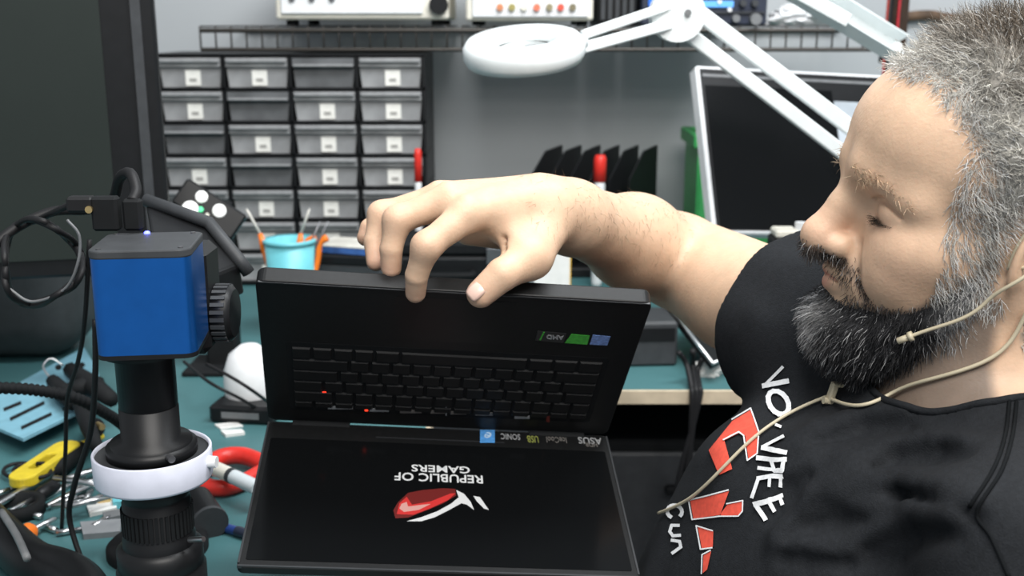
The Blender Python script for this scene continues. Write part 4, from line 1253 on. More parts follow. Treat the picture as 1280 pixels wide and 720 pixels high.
# black tool case behind the hand
tc_ = thing('tool_case', 'black tool case on the bench behind the raised hand', 'case', (PZ(560, 372, 0).x, 1.98, 0))
MB().box((0, 0, 0.05), (0.30, 0.14, 0.098), 0.006).build('body', M_black, tc_)
MB().box((0, 0, 0.112), (0.30, 0.14, 0.026), 0.006).build('lid', M_matte, tc_)
for sx in (-1, 1): MB().box((sx * 0.09, -0.073, 0.10), (0.03, 0.006, 0.03), 0.001).build('latch', M_dsteel, tc_)
MB().tube(catmull([(-0.05, -0.07, 0.07), (-0.045, -0.095, 0.07), (0.045, -0.095, 0.07), (0.05, -0.07, 0.07)], 5), 0.006, 8).build('handle', M_matte, tc_)
# white and yellow box
yb = thing('carton', 'white carton with a yellow lid flap behind the laptop\'s top edge', 'box', PZ(690, 405, 0), (0, 0, math.radians(8)))
bx_h = 0.165
MB().box((0, 0.03, bx_h / 2), (0.062, 0.055, bx_h), 0.001).build('body', M_paper, yb)
MB().box((0.0315, 0.03, bx_h / 2), (0.0015, 0.056, bx_h)).build('yellow_side', mat('carton_yellow', (0.85, 0.50, 0.03), 0.6), yb)
MB().box((0, 0.03, bx_h + 0.003), (0.064, 0.057, 0.006), 0.001).build('lid', mat('carton_yellow', (0.85, 0.50, 0.03), 0.6), yb)
# booklet by the drawers
bk0 = Vector((PY(440, 305, 1.82).x, 1.79, 0)); BKZ = PY(428, 308, 1.79).z - 0.012
bl_ = thing('booklet_stack', 'thin white and blue booklet lying on a grey box before the drawers', 'booklet', (bk0.x, bk0.y + 0.03, BKZ), (0, 0, math.radians(-18)))
MB().box((0, 0, 0.006), (0.10, 0.075, 0.012), 0.0015).build('pages', M_paper, bl_)
MB().box((0, -0.0005, 0.0125), (0.101, 0.077, 0.0015)).build('cover', mat('booklet_cover', (0.62, 0.60, 0.54), 0.6, var=0.25, scale=30), bl_)
MB().box((0, -0.0388, 0.006), (0.099, 0.0012, 0.010)).build('spine', mat('booklet_blue', (0.04, 0.11, 0.33), 0.5, var=0.4, scale=60), bl_)
gr_ = thing('component_box', 'low dark grey component box under the white and blue booklet', 'box', (bk0.x, bk0.y + 0.03, 0), (0, 0, math.radians(-12)))
MB().box((0, 0, BKZ / 2 - 0.008), (0.13, 0.09, BKZ - 0.016), 0.003).build('body', M_dgrey, gr_); MB().box((0, 0, BKZ - 0.009), (0.134, 0.094, 0.0165), 0.003).build('lid', M_black, gr_)

# cyan cup with tools
M_cyan = mat('cyan_plastic', (0.16, 0.55, 0.62), 0.4, var=0.06)
cx_ = PY(362, 300, 1.75)
CB = Vector((cx_.x, 1.75, 0)); CH = PY(362, 299, 1.75).z
cup = thing('tool_cup', 'round cyan plastic cup holding tools before the drawers', 'cup', CB)
m = MB(); m.lathe([(0.030, 0), (0.032, 0.003), (0.041, CH), (0.0385, CH), (0.030, 0.006), (0.001, 0.005)], 32); m.build('body', M_cyan, cup)
m = MB(); m.lathe([(0.041, CH - 0.006), (0.0435, CH - 0.005), (0.0435, CH + 0.001), (0.0385, CH + 0.001)], 32, cap=False); m.build('rim', M_cyan, cup)
def driver(name, label, foot, hand0, hand1, tip, r, mh, ms):
    t = thing(name, label, 'screwdriver', foot); f_ = Vector(foot)
    MB().tube([hand0 - f_, hand0.lerp(hand1, 0.15) - f_, hand0.lerp(hand1, 0.8) - f_, hand1 - f_], r, 12, [r * 0.8, r, r * 1.05, r * 0.55]).build('handle', mh, t)
    MB().tube([hand1 - f_, hand1.lerp(tip, 0.85) - f_, tip - f_], r * 0.3, 8, [r * 0.36, r * 0.32, r * 0.12]).build('blade', ms, t)
    return t
M_pale = mat('pale_blade', (0.78, 0.74, 0.68), 0.4)
for lbl, tp, h1, h0 in (('orange handled driver in the cyan cup, leaning left', (308, 261), (325, 292), (337, 314)), ('orange handled driver in the cyan cup, leaning right', (387, 261), (376, 292), (369, 314))):
    f_ = CB + Vector(((-0.012 if tp[0] < 350 else 0.004), 0, 0.009))
    A, B, C_ = PY(*h0, 1.745), PY(*h1, 1.745), PY(*tp, 1.745)
    driver('screwdriver', lbl, f_, A + (f_ - A) * 0.55, B, C_, 0.0065, M_orange, M_pale)['group'] = 'drivers in the cyan cup'
f_ = CB + Vector((0.012, 0.004, 0.009))
tw = thing('pliers', 'small pliers with orange grips standing in the cyan cup', 'pliers', f_)
for s_ in (-1, 1):
    a = PY(392 + s_ * 6, 304, 1.755) - f_; b = PY(394 + s_ * 2, 326, 1.755) - f_
    MB().tube(catmull([b * 0.4, b, a + Vector((s_ * 0.002, 0, 0)), PY(402 + s_ * 7, 297, 1.755) - f_], 5), 0.006, 10).build('grip', M_orange, tw)
tz = thing('tweezers', 'grey steel tweezers standing in the cyan cup', 'tweezers', CB + Vector((0.02, -0.004, 0.009)))
for s_ in (-1, 1):
    a = PY(405 + s_ * 5, 277, 1.75) - tz.location; b = PY(390 + s_ * 4, 310, 1.75) - tz.location
    MB().tube([b * 0.3, b, a], 0.002, 6, [0.002, 0.0024, 0.0010]).build('arm', M_dsteel, tz)
# ------------------------------------------------------------------ large dark monitor at the left
lm = thing('display_panel', 'large dark switched-off display behind the microscope at the left', 'monitor', (-0.60, 1.36, 0), (0, 0, math.radians(14)))
zb, zt = 0.185, 0.64
xr = 0.162
MB().box((xr - 0.40, 0.02, (zb + zt) / 2), (0.80, 0.035, zt - zb), 0.004).build('housing', M_black, lm)
MB().box((xr - 0.40 - 0.030, 0.0015, (zb + zt) / 2 + 0.004), (0.732, 0.003, zt - zb - 0.04)).build('screen', mat('off_screen', (0.020, 0.026, 0.023), 0.35, spec=0.3, var=0.1, scale=4), lm)
MB().box((xr - 0.022, 0.001, (zb + zt) / 2), (0.012, 0.003, zt - zb - 0.06)).build('bezel_strip', M_dgrey, lm)
MB().box((-0.25, 0.045, 0.155), (0.07, 0.02, 0.30), 0.004).build('stand_neck', M_black, lm)
MB().box((-0.25, 0.05, 0.006), (0.28, 0.16, 0.012), 0.004).build('stand_base', M_black, lm)

# ------------------------------------------------------------------ microscope with the blue camera
MX, MY = -0.2740, 0.784
mc = thing('microscope', 'inspection microscope with a blue box camera and white ring light', 'microscope', (MX, MY, 0))
rotm = Matrix.Rotation(math.radians(7), 4, 'Z')
BZ0, BZ1 = 0.2705, 0.3470
BXO = 0.009
M_blue = mat('anodised_blue', (0.012, 0.13, 0.47), 0.30, metal=0.75, spec=0.5, var=0.05)
cb = MB().prism(rrect(0.0695, 0.0695, 0.009, 8), BZ0, BZ1 - 0.006).build('camera_body', M_blue, mc); cb.rotation_euler.z = math.radians(7); cb.location.x = BXO
cb.data.polygons.foreach_set('use_smooth', [True] * len(cb.data.polygons)); cb.data.set_sharp_from_angle(angle=math.radians(40))
o = MB().prism(rrect(0.0705, 0.0705, 0.0095, 8), BZ1 - 0.0062, BZ1).build('camera_top_plate', M_dgrey, mc, 0.0012); o.rotation_euler.z = math.radians(7); o.location.x = BXO
o = MB().prism(rrect(0.0700, 0.0700, 0.0095, 8), BZ0 - 0.003, BZ0 + 0.0003).build('camera_bottom_plate', M_black, mc); o.rotation_euler.z = math.radians(7); o.location.x = BXO
for sx in (-1, 1):
    for sy in (-1, 1):
        o = MB().lathe([(0.0018, 0), (0.0018, 0.0008)], 10, Matrix.Translation((sx * 0.028, sy * 0.028, BZ1))).build('screw', M_dsteel, mc); o.rotation_euler.z = math.radians(7); o.location.x = BXO
M_bled = mat('led_blue', (0.05, 0.05, 0.8), 0.3, emit=(0.10, 0.12, 1.0), es=6.0)
ld = P(183.5, 287, 0.825); 
MB().lathe([(0.0022, 0), (0.0022, 0.0012), (0.0012, 0.002)], 12, Matrix.Translation((ld.x - MX, ld.y - MY, BZ1))).build('status_light', M_bled, mc)
m = MB(); m.lathe([(0.030, BZ0 - 0.003), (0.030, BZ0 - 0.008), (0.0215, BZ0 - 0.010), (0.0215, 0.222), (0.0208, 0.2215), (0.0208, 0.2205), (0.0218, 0.220), (0.0218, 0.196), (0.030, 0.194), (0.030, 0.186)][::-1], 40); m.build('tube', M_black, mc)
RZ0, RZ1 = 0.163, 0.1865
m = MB(); m.lathe([(0.030, RZ1 - 0.004), (0.0412, RZ1 - 0.004), (0.0422, RZ1 - 0.002)], 56, cap=False); m.build('ring_light_top', M_dgrey, mc)
m = MB(); m.lathe([(0.030, RZ0), (0.0432, RZ0), (0.0438, RZ0 + 0.002), (0.0440, RZ1 - 0.001), (0.0432, RZ1), (0.0418, RZ1 - 0.0005), (0.0416, RZ1 - 0.005)], 56, cap=False); m.build('ring_light', mat('ring_white', (0.62, 0.64, 0.74), 0.45, var=0.05, scale=80), mc)
m = MB(); m.lathe([(0.024, RZ1 - 0.004), (0.0335, RZ1 - 0.003), (0.0335, RZ1 + 0.004), (0.024, RZ1 + 0.006)], 40); m.build('adapter_ring', M_black, mc)
a = math.radians(-5)
m = MB(); m.cyl((0.0425 * math.cos(a), 0.0425 * math.sin(a), 0.177), (0.050 * math.cos(a), 0.050 * math.sin(a), 0.177), 0.0045, 14); m.build('ring_light_screw', M_white, mc)
m = MB(); m.cyl((0.034 * math.cos(-0.9), 0.034 * math.sin(-0.9), 0.190), (0.040 * math.cos(-0.9), 0.040 * math.sin(-0.9), 0.190), 0.0028, 12); m.build('set_screw', M_dsteel, mc)
m = MB(); m.lathe([(0.0235, 0.165), (0.0255, 0.162), (0.0255, 0.150), (0.0245, 0.149), (0.0245, 0.146), (0.0255, 0.145), (0.0255, 0.118), (0.0275, 0.115), (0.0275, 0.108)][::-1], 44); m.build('zoom_lens', M_black, mc)
for k_ in range(44):
    a = 2 * math.pi * k_ / 44
    if k_ == 0:
        kn = MB().box((0.0262, 0, 0.130), (0.0016, 0.0022, 0.020)).build('grip_rib', M_matte, mc); o = kn
    else: o = kn.copy(); COL.objects.link(o); o.parent = mc
    o.rotation_euler = (0, 0, a)
m = MB(); m.lathe([(0.0275, 0.109), (0.0325, 0.106), (0.0325, 0.092), (0.031, 0.090), (0.034, 0.088), (0.034, 0.066), (0.026, 0.062)][::-1], 44); m.build('objective', M_black, mc)
m = MB(); m.cyl((0.028, -0.015, 0.118), (0.041, -0.022, 0.122), 0.0022, 10); m.build('lens_screw', M_steel, mc)
# stand: column behind, base plate, focus block with knurled knob
m = MB(); m.lathe([(0.048, 0), (0.048, 0.008), (0.044, 0.012), (0.012, 0.013)], 36, Matrix.Translation((-0.072, 0.20, 0))); m.build('stand_base', M_matte, mc)
m = MB(); m.cyl((-0.072, 0.20, 0.012), (-0.072, 0.20, 0.29), 0.011, 18); m.build('column', M_dsteel, mc)
m = MB(); m.tube([(-0.072, 0.20, 0.280), (-0.04, 0.14, 0.290), (0.005, 0.07, 0.297)], 0.017, 12); m.build('arm', M_matte, mc)
m = MB(); m.box((0.016, 0.062, 0.290), (0.044, 0.045, 0.085), 0.006); m.build('focus_block', M_black, mc)
kq = MB(); KM = Matrix.Translation((0.036, 0.064, 0.276)) @ Matrix.Rotation(math.radians(90), 4, 'Y')
kq.lathe([(0.012, 0), (0.0225, 0.002), (0.0225, 0.014), (0.019, 0.017)], 30, KM); kq.build('focus_knob', M_black, mc)
for k_ in range(24):
    a = 2 * math.pi * k_ / 24
    M_ = KM @ Matrix.Rotation(a, 4, 'Z')
    if k_ == 0: kr = MB().box((0.0228, 0, 0.008), (0.0018, 0.0030, 0.011), 0, None).build('knob_rib', M_dgrey, mc); o = kr
    else: o = kr.copy(); COL.objects.link(o); o.parent = mc
    o.matrix_local = M_
# dark tilted cover of the stand head
q0 = [P(182, 254, 1.00), P(262, 283, 0.98), P(300, 330, 0.96), P(262, 345, 0.92), P(190, 300, 0.94)]
cv = MB()
nn_ = len(q0); dn = Vector((0, 0.012, -0.030))
VV = [p - Vector((MX, MY, 0)) for p in q0] + [p + dn - Vector((MX, MY, 0)) for p in q0]
cv.add(VV, [tuple(range(nn_)), tuple(reversed(range(nn_, 2 * nn_)))] + [(i, nn_ + i, nn_ + (i + 1) % nn_, (i + 1) % nn_) for i in range(nn_)])
cv.build('stand_head', M_black, mc, 0.003)
rim_ = [q0[0], q0[1], q0[2], P(311, 345, 0.965)]
MB().tube([p - Vector((MX, MY, 0)) + Vector((0, 0, 0.003)) for p in rim_], 0.006, 8).build('stand_head_rim', M_dgrey, mc)
# plugs and cables on top of the camera
pl_ = thing('video_cable', 'thick black video cable plugged into the top of the blue camera', 'cable', (MX, MY, BZ1))
def pz_(px, py, d): return P(px, py, d) - Vector((MX, MY, BZ1))
a_ = pz_(169, 297, 0.83); a_.z = 0.002
m = MB(); m.box((a_.x, a_.y, 0.014), (0.014, 0.009, 0.024), 0.002); m.build('plug', M_matte, pl_)
MB().tube(catmull([(a_.x, a_.y, 0.024), pz_(170, 238, 0.83), pz_(163, 217, 0.84), pz_(150, 222, 0.86), pz_(140, 250, 0.90), pz_(110, 262, 0.92), pz_(60, 266, 0.92), pz_(0, 300, 0.90), pz_(-40, 360, 0.88)], 9), 0.0042, 10).build('cord', M_rubber, pl_)
pw = thing('power_cable', 'square black plug with brass tip on the blue camera, coiled lead hanging left', 'cable', (MX, MY, BZ1))
a_ = pz_(136, 300, 0.83); a_.z = 0.001
m = MB(); m.box((a_.x, a_.y, 0.015), (0.020, 0.011, 0.026), 0.002); m.build('plug', M_matte, pw)
m = MB(); m.box((a_.x - 0.018, a_.y, 0.022), (0.020, 0.012, 0.012), 0.002); m.build('strain_relief', M_rubber, pw)
m = MB(); m.cyl((a_.x - 0.010, a_.y - 0.006, 0.019), (a_.x - 0.010, a_.y - 0.0085, 0.019), 0.0028, 10); m.build('brass_tip', M_brass, pw)
cpts = [(a_.x - 0.026, a_.y, 0.022)]
for k_ in range(0, 44):
    t = k_ / 43; an = math.radians(100 + 360 * 2.9 * t)
    r_ = 46 + 5 * math.sin(k_ * 1.3)
    cpts.append(pz_(50 + r_ * 1.05 * math.cos(an), 328 - r_ * 1.12 * math.sin(an), 0.90 + 0.03 * math.sin(an * 0.5 + k_)))
MB().tube(catmull(cpts, 4), 0.0026, 8).build('cord', M_rubber, pw)
wl = thing('thin_wire', 'thin grey wire looped beside the blue camera', 'wire', (MX, MY, BZ1))
MB().tube(catmull([pz_(84, 275, 0.86), pz_(99, 295, 0.86), pz_(97, 330, 0.86), pz_(80, 362, 0.87), pz_(40, 377, 0.88), pz_(10, 360, 0.88)], 8), 0.0012, 6).build('lead', M_mgrey, wl)
# cords hanging in front of the clutter
for lb, pts, r_ in (('black cord hanging past the blue perforated panel to the bench', [(112, 300, 0.90), (106, 400, 0.93), (98, 450, 0.97), (84, 500, 1.02), (82, 560, 1.05), (70, 594, 1.10)], 0.0020),
                    ('black cord running down beside the white ring light to the bench', [(119, 400, 0.90), (119, 470, 0.92), (113, 540, 0.95), (92, 610, 0.98), (88, 655, 1.00), (112, 702, 0.985)], 0.0026)):
    pp = [P(*p) for p in pts]
    pp[-1].z = r_
    tag(MB().tube(catmull(pp, 8), r_, 8).build('cord', M_rubber), lb, 'cord')
hosep = catmull([P(-30, 484, 1.05), P(40, 487, 1.08), P(95, 498, 1.10), P(138, 520, 1.14), P(158, 535, 1.18), P(172, 545, 1.24)], 26)
tag(MB().tube(hosep, 0.006, 10, [0.0062 if i % 3 else 0.0050 for i in range(len(hosep))]).build('flexible_hose', M_matte), 'ribbed black flexible hose crossing the left side behind the ring light', 'hose')
# gadget with white round lamps by the drawers
gd = thing('led_tester', 'small black tester with white round lamps and a green light before the drawers', 'tester', (PY(262, 262, 1.55).x, 1.55, 0))
G0 = P(262, 262, 1.56) - gd.location
GM = Matrix.Translation(G0) @ Matrix.Rotation(math.radians(34), 4, 'Y') @ Matrix.Rotation(math.radians(-22), 4, 'X')
m = MB(); m.box((0, 0, 0), (0.098, 0.016, 0.042), 0.003, GM); m.build('body', M_black, gd)
M_gl = mat('lamp_white', (0.85, 0.86, 0.84), 0.3, emit=(1, 1, 0.97), es=0.5)
def disc(px, py, r, mt, nm):
    d0 = P(px, py, 1.55) - gd.location; l = GM.inverted() @ d0
    m = MB(); m.lathe([(r, 0), (r, 0.003), (r * 0.8, 0.004)], 20, GM @ Matrix.Translation((l.x, -0.008, l.z)) @ Matrix.Rotation(math.radians(90), 4, 'X')); m.build(nm, mt, gd)
disc(252, 246, 0.0085, M_gl, 'lamp'); disc(274, 263, 0.0095, M_gl, 'lamp'); disc(238, 262, 0.0115, M_gl, 'lamp'); disc(251, 262, 0.004, mat('led_green', (0.05, 0.5, 0.2), 0.3, emit=(0.1, 0.9, 0.4), es=0.8), 'green_light'); disc(259, 269, 0.003, M_cream, 'button')
m = MB(); m.box((0.0, 0.03, G0.z / 2), (0.045, 0.035, G0.z + 0.01), 0.004); m.build('stand', M_matte, gd)
m = MB(); m.box((0.0, 0.02, 0.004), (0.10, 0.09, 0.008), 0.002); m.build('stand_foot', M_matte, gd)

# ------------------------------------------------------------------ bench clutter, left
def prism_px(name, pts, z0, z1, material, label=None, cat=None, par=None, bev=0):
    pp = [PZ(x, y, z1) for x, y in pts]
    c_ = sum(pp, Vector()) / len(pp); c_.z = 0
    if par is not None: c_ = par.location
    po = [(p.x - c_.x, p.y - c_.y) for p in pp]
    if sum(po[i][0] * po[(i + 1) % len(po)][1] - po[(i + 1) % len(po)][0] * po[i][1] for i in range(len(po))) < 0: po.reverse()
    o = MB().prism(po, z0, z1).build(name, material, par, bev)
    if par is None: o.location = c_
    if label: tag(o, label, cat)
    return o
cs = thing('equipment_case', 'rounded dark grey equipment case on the bench at the left edge', 'case', (-0.80, 1.66, 0))
m = MB(); m.box((0, 0, 0.10), (0.28, 0.16, 0.198), 0.06, seg=6); o = m.build('shell', mat('case_grey', (0.06, 0.064, 0.066), 0.55), cs)
for p in o.data.polygons: p.use_smooth = True
for dz in (0.05, 0.09): MB().tube([(-0.02 + dz * 0.5, -0.0805, dz + 0.03), (-0.01 + dz * 0.5, -0.0805, dz + 0.045)], 0.002, 6).build('red_mark', M_red, cs)
bp0 = thing('vent_panel', 'light blue metal panel with cut slots lying among the tools', 'panel', PZ(70, 500, 0.03))
bp0.location.z = 0
M_lb = mat('light_blue_metal', (0.20, 0.42, 0.52), 0.45, var=0.1)
prism_px('sheet', [(-14, 498), (24, 478), (105, 434), (122, 462), (129, 485), (96, 515), (29, 548), (-14, 530)], 0.022, 0.026, M_lb, par=bp0)
for a in ((4, 512, 26, 503), (12, 524, 55, 503), (26, 535, 64, 517)):
    prism_px('slot', [(a[0], a[1] - 2), (a[2], a[3] - 2), (a[2] + 1, a[3] + 2), (a[0] + 1, a[1] + 2)], 0.0258, 0.0264, M_matte, par=bp0)
for x, y in ((62, 484), (102, 456), (82, 511), (73, 459)):
    prism_px('hole', [(x + 4.2 * math.cos(t), y + 3.4 * math.sin(t)) for t in [k_ * 0.52 for k_ in range(12)]], 0.0258, 0.0264, M_matte, par=bp0)
prism_px('riser', [(-10, 515), (25, 530), (95, 500), (118, 470), (60, 470)], 0.0, 0.022, M_matte, par=bp0)
# black clamp over the panel with a wire bail
bc_ = thing('bench_clamp', 'black jointed clamp with a bent wire bail over the blue panel', 'clamp', PZ(105, 520, 0))
def rel(o, px, py, z): return PZ(px, py, z) - o.location
for a, b, w_ in (((66, 476), (92, 506), 0.012), ((88, 462), (140, 500), 0.014), ((84, 488), (125, 478), 0.012), ((96, 500), (122, 560), 0.010)):
    MB().tube([rel(bc_, *a, 0.042), rel(bc_, (a[0] + b[0]) / 2, (a[1] + b[1]) / 2, 0.044), rel(bc_, *b, 0.040)], w_ * 0.8, 8, [w_ * 0.75, w_, w_ * 0.7]).build('arm', M_matte, bc_)
MB().tube(catmull([rel(bc_, 62, 472, 0.045), rel(bc_, 54, 458, 0.055), rel(bc_, 64, 448, 0.062), rel(bc_, 79, 457, 0.052)], 5), 0.0015, 6).build('wire_bail', M_steel, bc_)
MB().cyl(rel(bc_, 118, 535, 0.0), rel(bc_, 118, 535, 0.04), 0.012, 14).build('post', M_matte, bc_)
MB().cyl(rel(bc_, 122, 531, 0.045), rel(bc_, 128, 534, 0.045), 0.004, 10).build('brass_screw', M_brass, bc_)
# yellow handled tool
yt = thing('yellow_cutter', 'yellow handled cutter with an oblong finger hole lying on the tools', 'cutter', PZ(56, 577, 0))
A, B = PZ(24, 600, 0.02) - yt.location, PZ(88, 556, 0.02) - yt.location
dirv = (B - A); Lh = dirv.length; ang = math.atan2(dirv.y, dirv.x)
YM = Matrix.Translation((A + B) / 2) @ Matrix.Rotation(ang, 4, 'Z')
out_ = rrect(Lh + 0.012, 0.030, 0.0145, 6); inn = rrect(Lh * 0.42, 0.0115, 0.005, 6, cx=-Lh * 0.06)
n_ = len(out_)
vv = [(x, y, -0.008) for x, y in out_] + [(x, y, 0.004) for x, y in out_] + [(x, y, -0.008) for x, y in inn] + [(x, y, 0.004) for x, y in inn]
ff = []
for i in range(n_):
    k_ = (i + 1) % n_
    ff += [(i, k_, n_ + k_, n_ + i), (n_ + i, n_ + k_, 3 * n_ + k_, 3 * n_ + i), (3 * n_ + i, 3 * n_ + k_, 2 * n_ + k_, 2 * n_ + i), (2 * n_ + i, 2 * n_ + k_, k_, i)]
MB().add(vv, ff, YM).build('handle', M_yellow, yt, 0.002)
MB().tube([rel(yt, 96, 558, 0.018), rel(yt, 128, 545, 0.018)], 0.004, 8).build('guide', M_yellow, yt)
def drv(label, h0, h1, tp, r, mh, z=0.008, ms=None):
    f_ = PZ(*h0, 0); f_.z = 0
    t = thing('screwdriver', label, 'screwdriver', f_)
    a, b, c_ = [PZ(*q, z) - f_ for q in (h0, h1, tp)]
    MB().tube([a, a.lerp(b, 0.12), a.lerp(b, 0.8), b], r, 12, [r * 0.8, r, r, r * 0.5]).build('handle', mh, t)
    MB().tube([b, b.lerp(c_, 0.9), c_], r * 0.3, 8, [r * 0.34, r * 0.3, r * 0.15]).build('shaft', ms or M_steel, t)
    return t
drv('screwdriver with a black grip lying under the yellow cutter', (104, 560), (66, 590), (-8, 634), 0.011, M_matte, 0.012)
drv('short orange screwdriver at the front of the tool pile', (16, 677), (43, 661), (70, 648), 0.0095, M_orange, 0.0095)
drv('black driver under the yellow cutter\'s lower end', (70, 606), (45, 622), (10, 640), 0.008, M_black, 0.008)
# loose steel pieces
random.seed(3)
TW = []
for (x0, y0, x1, y1, w_) in ((52, 628, 108, 596, 7), (60, 640, 132, 604, 6), (78, 612, 140, 592, 5), (66, 650, 122, 642, 7), (84, 656, 140, 640, 6), (70, 622, 132, 632, 5)):
    c_ = PZ((x0 + x1) / 2, (y0 + y1) / 2, 0)
    t = thing('tweezers', 'steel tweezers lying in the heap of loose tools', 'tweezers', c_, group='steel tweezers heaped on the left bench')
    zz = 0.003 + 0.004 * len(TW); TW.append(t)
    for s_ in (-1, 1):
        a = PZ(x0, y0, 0) - c_; b = PZ(x1, y1 + s_ * w_ * 0.5, 0) - c_
        md = a.lerp(b, 0.5) + Vector((0, s_ * 0.003, 0))
        MB().tube([a + Vector((0, 0, zz)), md + Vector((0, 0, zz)), b + Vector((0, 0, zz))], 0.003, 6, [0.0030, 0.0034, 0.0010]).build('arm', M_steel, t)
for i, (pts, mt, lb, ct) in enumerate(([[(108, 630), (142, 622), (146, 634), (112, 642)], M_paper, 'folded white paper slip among the tools', 'paper'],
                                [[(128, 640), (160, 634), (160, 642), (130, 648)], M_mgrey, 'flat grey metal offcut beside the tweezers', 'offcut'],
                                [[(100, 652), (152, 648), (150, 664), (104, 668)], mat('grey_tape', (0.22, 0.23, 0.24), 0.6), 'dull grey foil strip at the front of the tweezers', 'strip'],
                                [[(122, 618), (138, 616), (138, 624), (122, 626)], M_brass, 'small brass plate near the ring light', 'plate'],
                                [[(140, 618), (156, 616), (156, 626), (141, 628)], M_cyan, 'small cyan plastic cap near the ring light', 'cap'])):
    prism_px('flat_piece', pts, 0.0, 0.004 + 0.001 * i, mt, lb, ct)
for i, (x, y, a) in enumerate(((30, 622, 20), (46, 634, 75), (58, 616, 130), (40, 648, 160), (92, 628, 40), (100, 612, 110), (118, 606, 15), (128, 656, 70), (60, 664, 150), (88, 668, 25), (8, 618, 50), (112, 622, 95))):
    c_ = PZ(x, y, 0)
    b_ = thing('driver_bit', 'small steel driver bit scattered among the loose tools', 'driver bit', c_, (0, 0, math.radians(a)), 'driver bits scattered on the left bench')
    MB().tube([(-0.013, 0, 0.004), (0.004, 0, 0.004)], 0.0034, 6).build('shank', M_steel, b_)
    MB().tube([(0.004, 0, 0.004), (0.010, 0, 0.004), (0.014, 0, 0.004)], 0.0022, 6, [0.0026, 0.0022, 0.001]).build('tip', M_dsteel, b_)
tag(MB().tube(catmull([PZ(18 + 20 * math.cos(t) + 2 * t, 588 + 9 * math.sin(t), 0.004 + 0.001 * t) for t in [k_ * 0.6 for k_ in range(30)]], 3), 0.0022, 6).build('wire_coil', M_rubber), 'loose coil of thin black wire behind the yellow cutter', 'wire')
bl2 = thing('lens_cap_ring', 'black toothed plastic ring lying left of the tweezers', 'ring', PZ(22, 642, 0))
m = MB(); m.lathe([(0.020, 0), (0.028, 0), (0.028, 0.014), (0.020, 0.014), (0.020, 0)], 24, cap=False); m.build('ring', M_matte, bl2)
prism_px('green_clip', [(6, 655), (16, 652), (20, 662), (8, 668)], 0.0, 0.012, mat('bright_green', (0.05, 0.45, 0.08), 0.4), 'tiny bright green clip by the orange screwdriver', 'clip')
hd = thing('headphones', 'thick black padded headband lying at the bottom left corner', 'headphones', PZ(40, 720, 0))
MB().tube(catmull([PZ(-40, 628, 0.022), PZ(5, 672, 0.024), PZ(40, 702, 0.025), PZ(82, 716, 0.024), PZ(108, 738, 0.022), PZ(118, 775, 0.022)], 8), 0.020, 14).build('headband', M_black, hd)
for o_ in hd.children: o_.location = -hd.location
MB().tube(catmull([PZ(2, 640, 0.046), PZ(20, 668, 0.050), PZ(34, 698, 0.052)], 6), 0.0035, 8).build('lead', M_mgrey, hd).location = -hd.location
# things behind the ring light, right of it
mug = thing('spool', 'white rounded plastic dispenser behind the microscope beside the laptop', 'dispenser', PZ(316, 512, 0))
m = MB(); m.lathe([(0.028, 0), (0.032, 0.004), (0.036, 0.03), (0.035, 0.055), (0.027, 0.078), (0.012, 0.090), (0.002, 0.092)], 32); m.build('body', M_white, mug)
m = MB(); m.lathe([(0.0365, 0.012), (0.0375, 0.014), (0.0375, 0.020), (0.0365, 0.022)], 32, cap=False); m.build('band', M_mgrey, mug)
tag(MB().tube(catmull([PZ(230, 452, 0.05), PZ(262, 478, 0.06), PZ(300, 498, 0.04), PZ(338, 520, 0.004)], 8), 0.0022, 8).build('cord', M_rubber), 'upper black cord looping in front of the white dispenser', 'cord')
tag(MB().tube(catmull([PZ(258, 455, 0.10), PZ(290, 472, 0.09), PZ(318, 490, 0.07), PZ(345, 510, 0.012)], 8), 0.0022, 8).build('cord', M_rubber), 'lower black cord crossing the white dispenser', 'cord')
kb = thing('adapter', 'flat black power adapter below the white dispenser', 'adapter', PZ(308, 524, 0), (0, 0, math.radians(-8)))
m = MB(); m.box((0, 0, 0.012), (0.085, 0.04, 0.024), 0.004); m.build('body', M_black, kb); m = MB(); m.box((0, -0.0205, 0.012), (0.05, 0.001, 0.008)); m.build('rating_label', M_mgrey, kb)
for i, pts in enumerate(([(268, 530), (296, 527), (304, 532), (276, 536)], [(276, 538), (302, 536), (306, 540), (282, 543)])):
    prism_px('paper_strip', pts, 0.0, 0.002 + 0.002 * i, M_paper, ('upper', 'lower')[i] + ' of two curled white paper strips right of the ring light', 'strip')
rp_ = thing('red_pliers', 'pliers with fat red curved handles lying right of the ring light', 'pliers', PZ(290, 592, 0))
MB().tube(catmull([rel(rp_, 252, 588, 0.012), rel(rp_, 276, 572, 0.014), rel(rp_, 305, 570, 0.014), rel(rp_, 335, 582, 0.012)], 7), 0.010, 12).build('handle', M_red, rp_)
MB().tube(catmull([rel(rp_, 252, 606, 0.010), rel(rp_, 275, 610, 0.010), rel(rp_, 300, 604, 0.010), rel(rp_, 330, 588, 0.012)], 7), 0.009, 12).build('handle', M_red, rp_)
MB().cyl(rel(rp_, 335, 580, 0.012), rel(rp_, 352, 590, 0.012), 0.013, 14).build('pivot', M_dsteel, rp_)
gt = thing('glue_syringe', 'beige and clear syringe lying across the red plier handles', 'syringe', PZ(290, 600, 0))
MB().cyl(rel(gt, 270, 586, 0.030), rel(gt, 288, 594, 0.030), 0.008, 14).build('cap', M_cream, gt)
MB().cyl(rel(gt, 288, 594, 0.030), rel(gt, 292, 596, 0.030), 0.0085, 14).build('collar', M_dgrey, gt)
MB().cyl(rel(gt, 292, 596, 0.030), rel(gt, 322, 610, 0.028), 0.008, 14).build('barrel', mat('clear_barrel', (0.65, 0.70, 0.72), 0.2, var=0.05), gt)
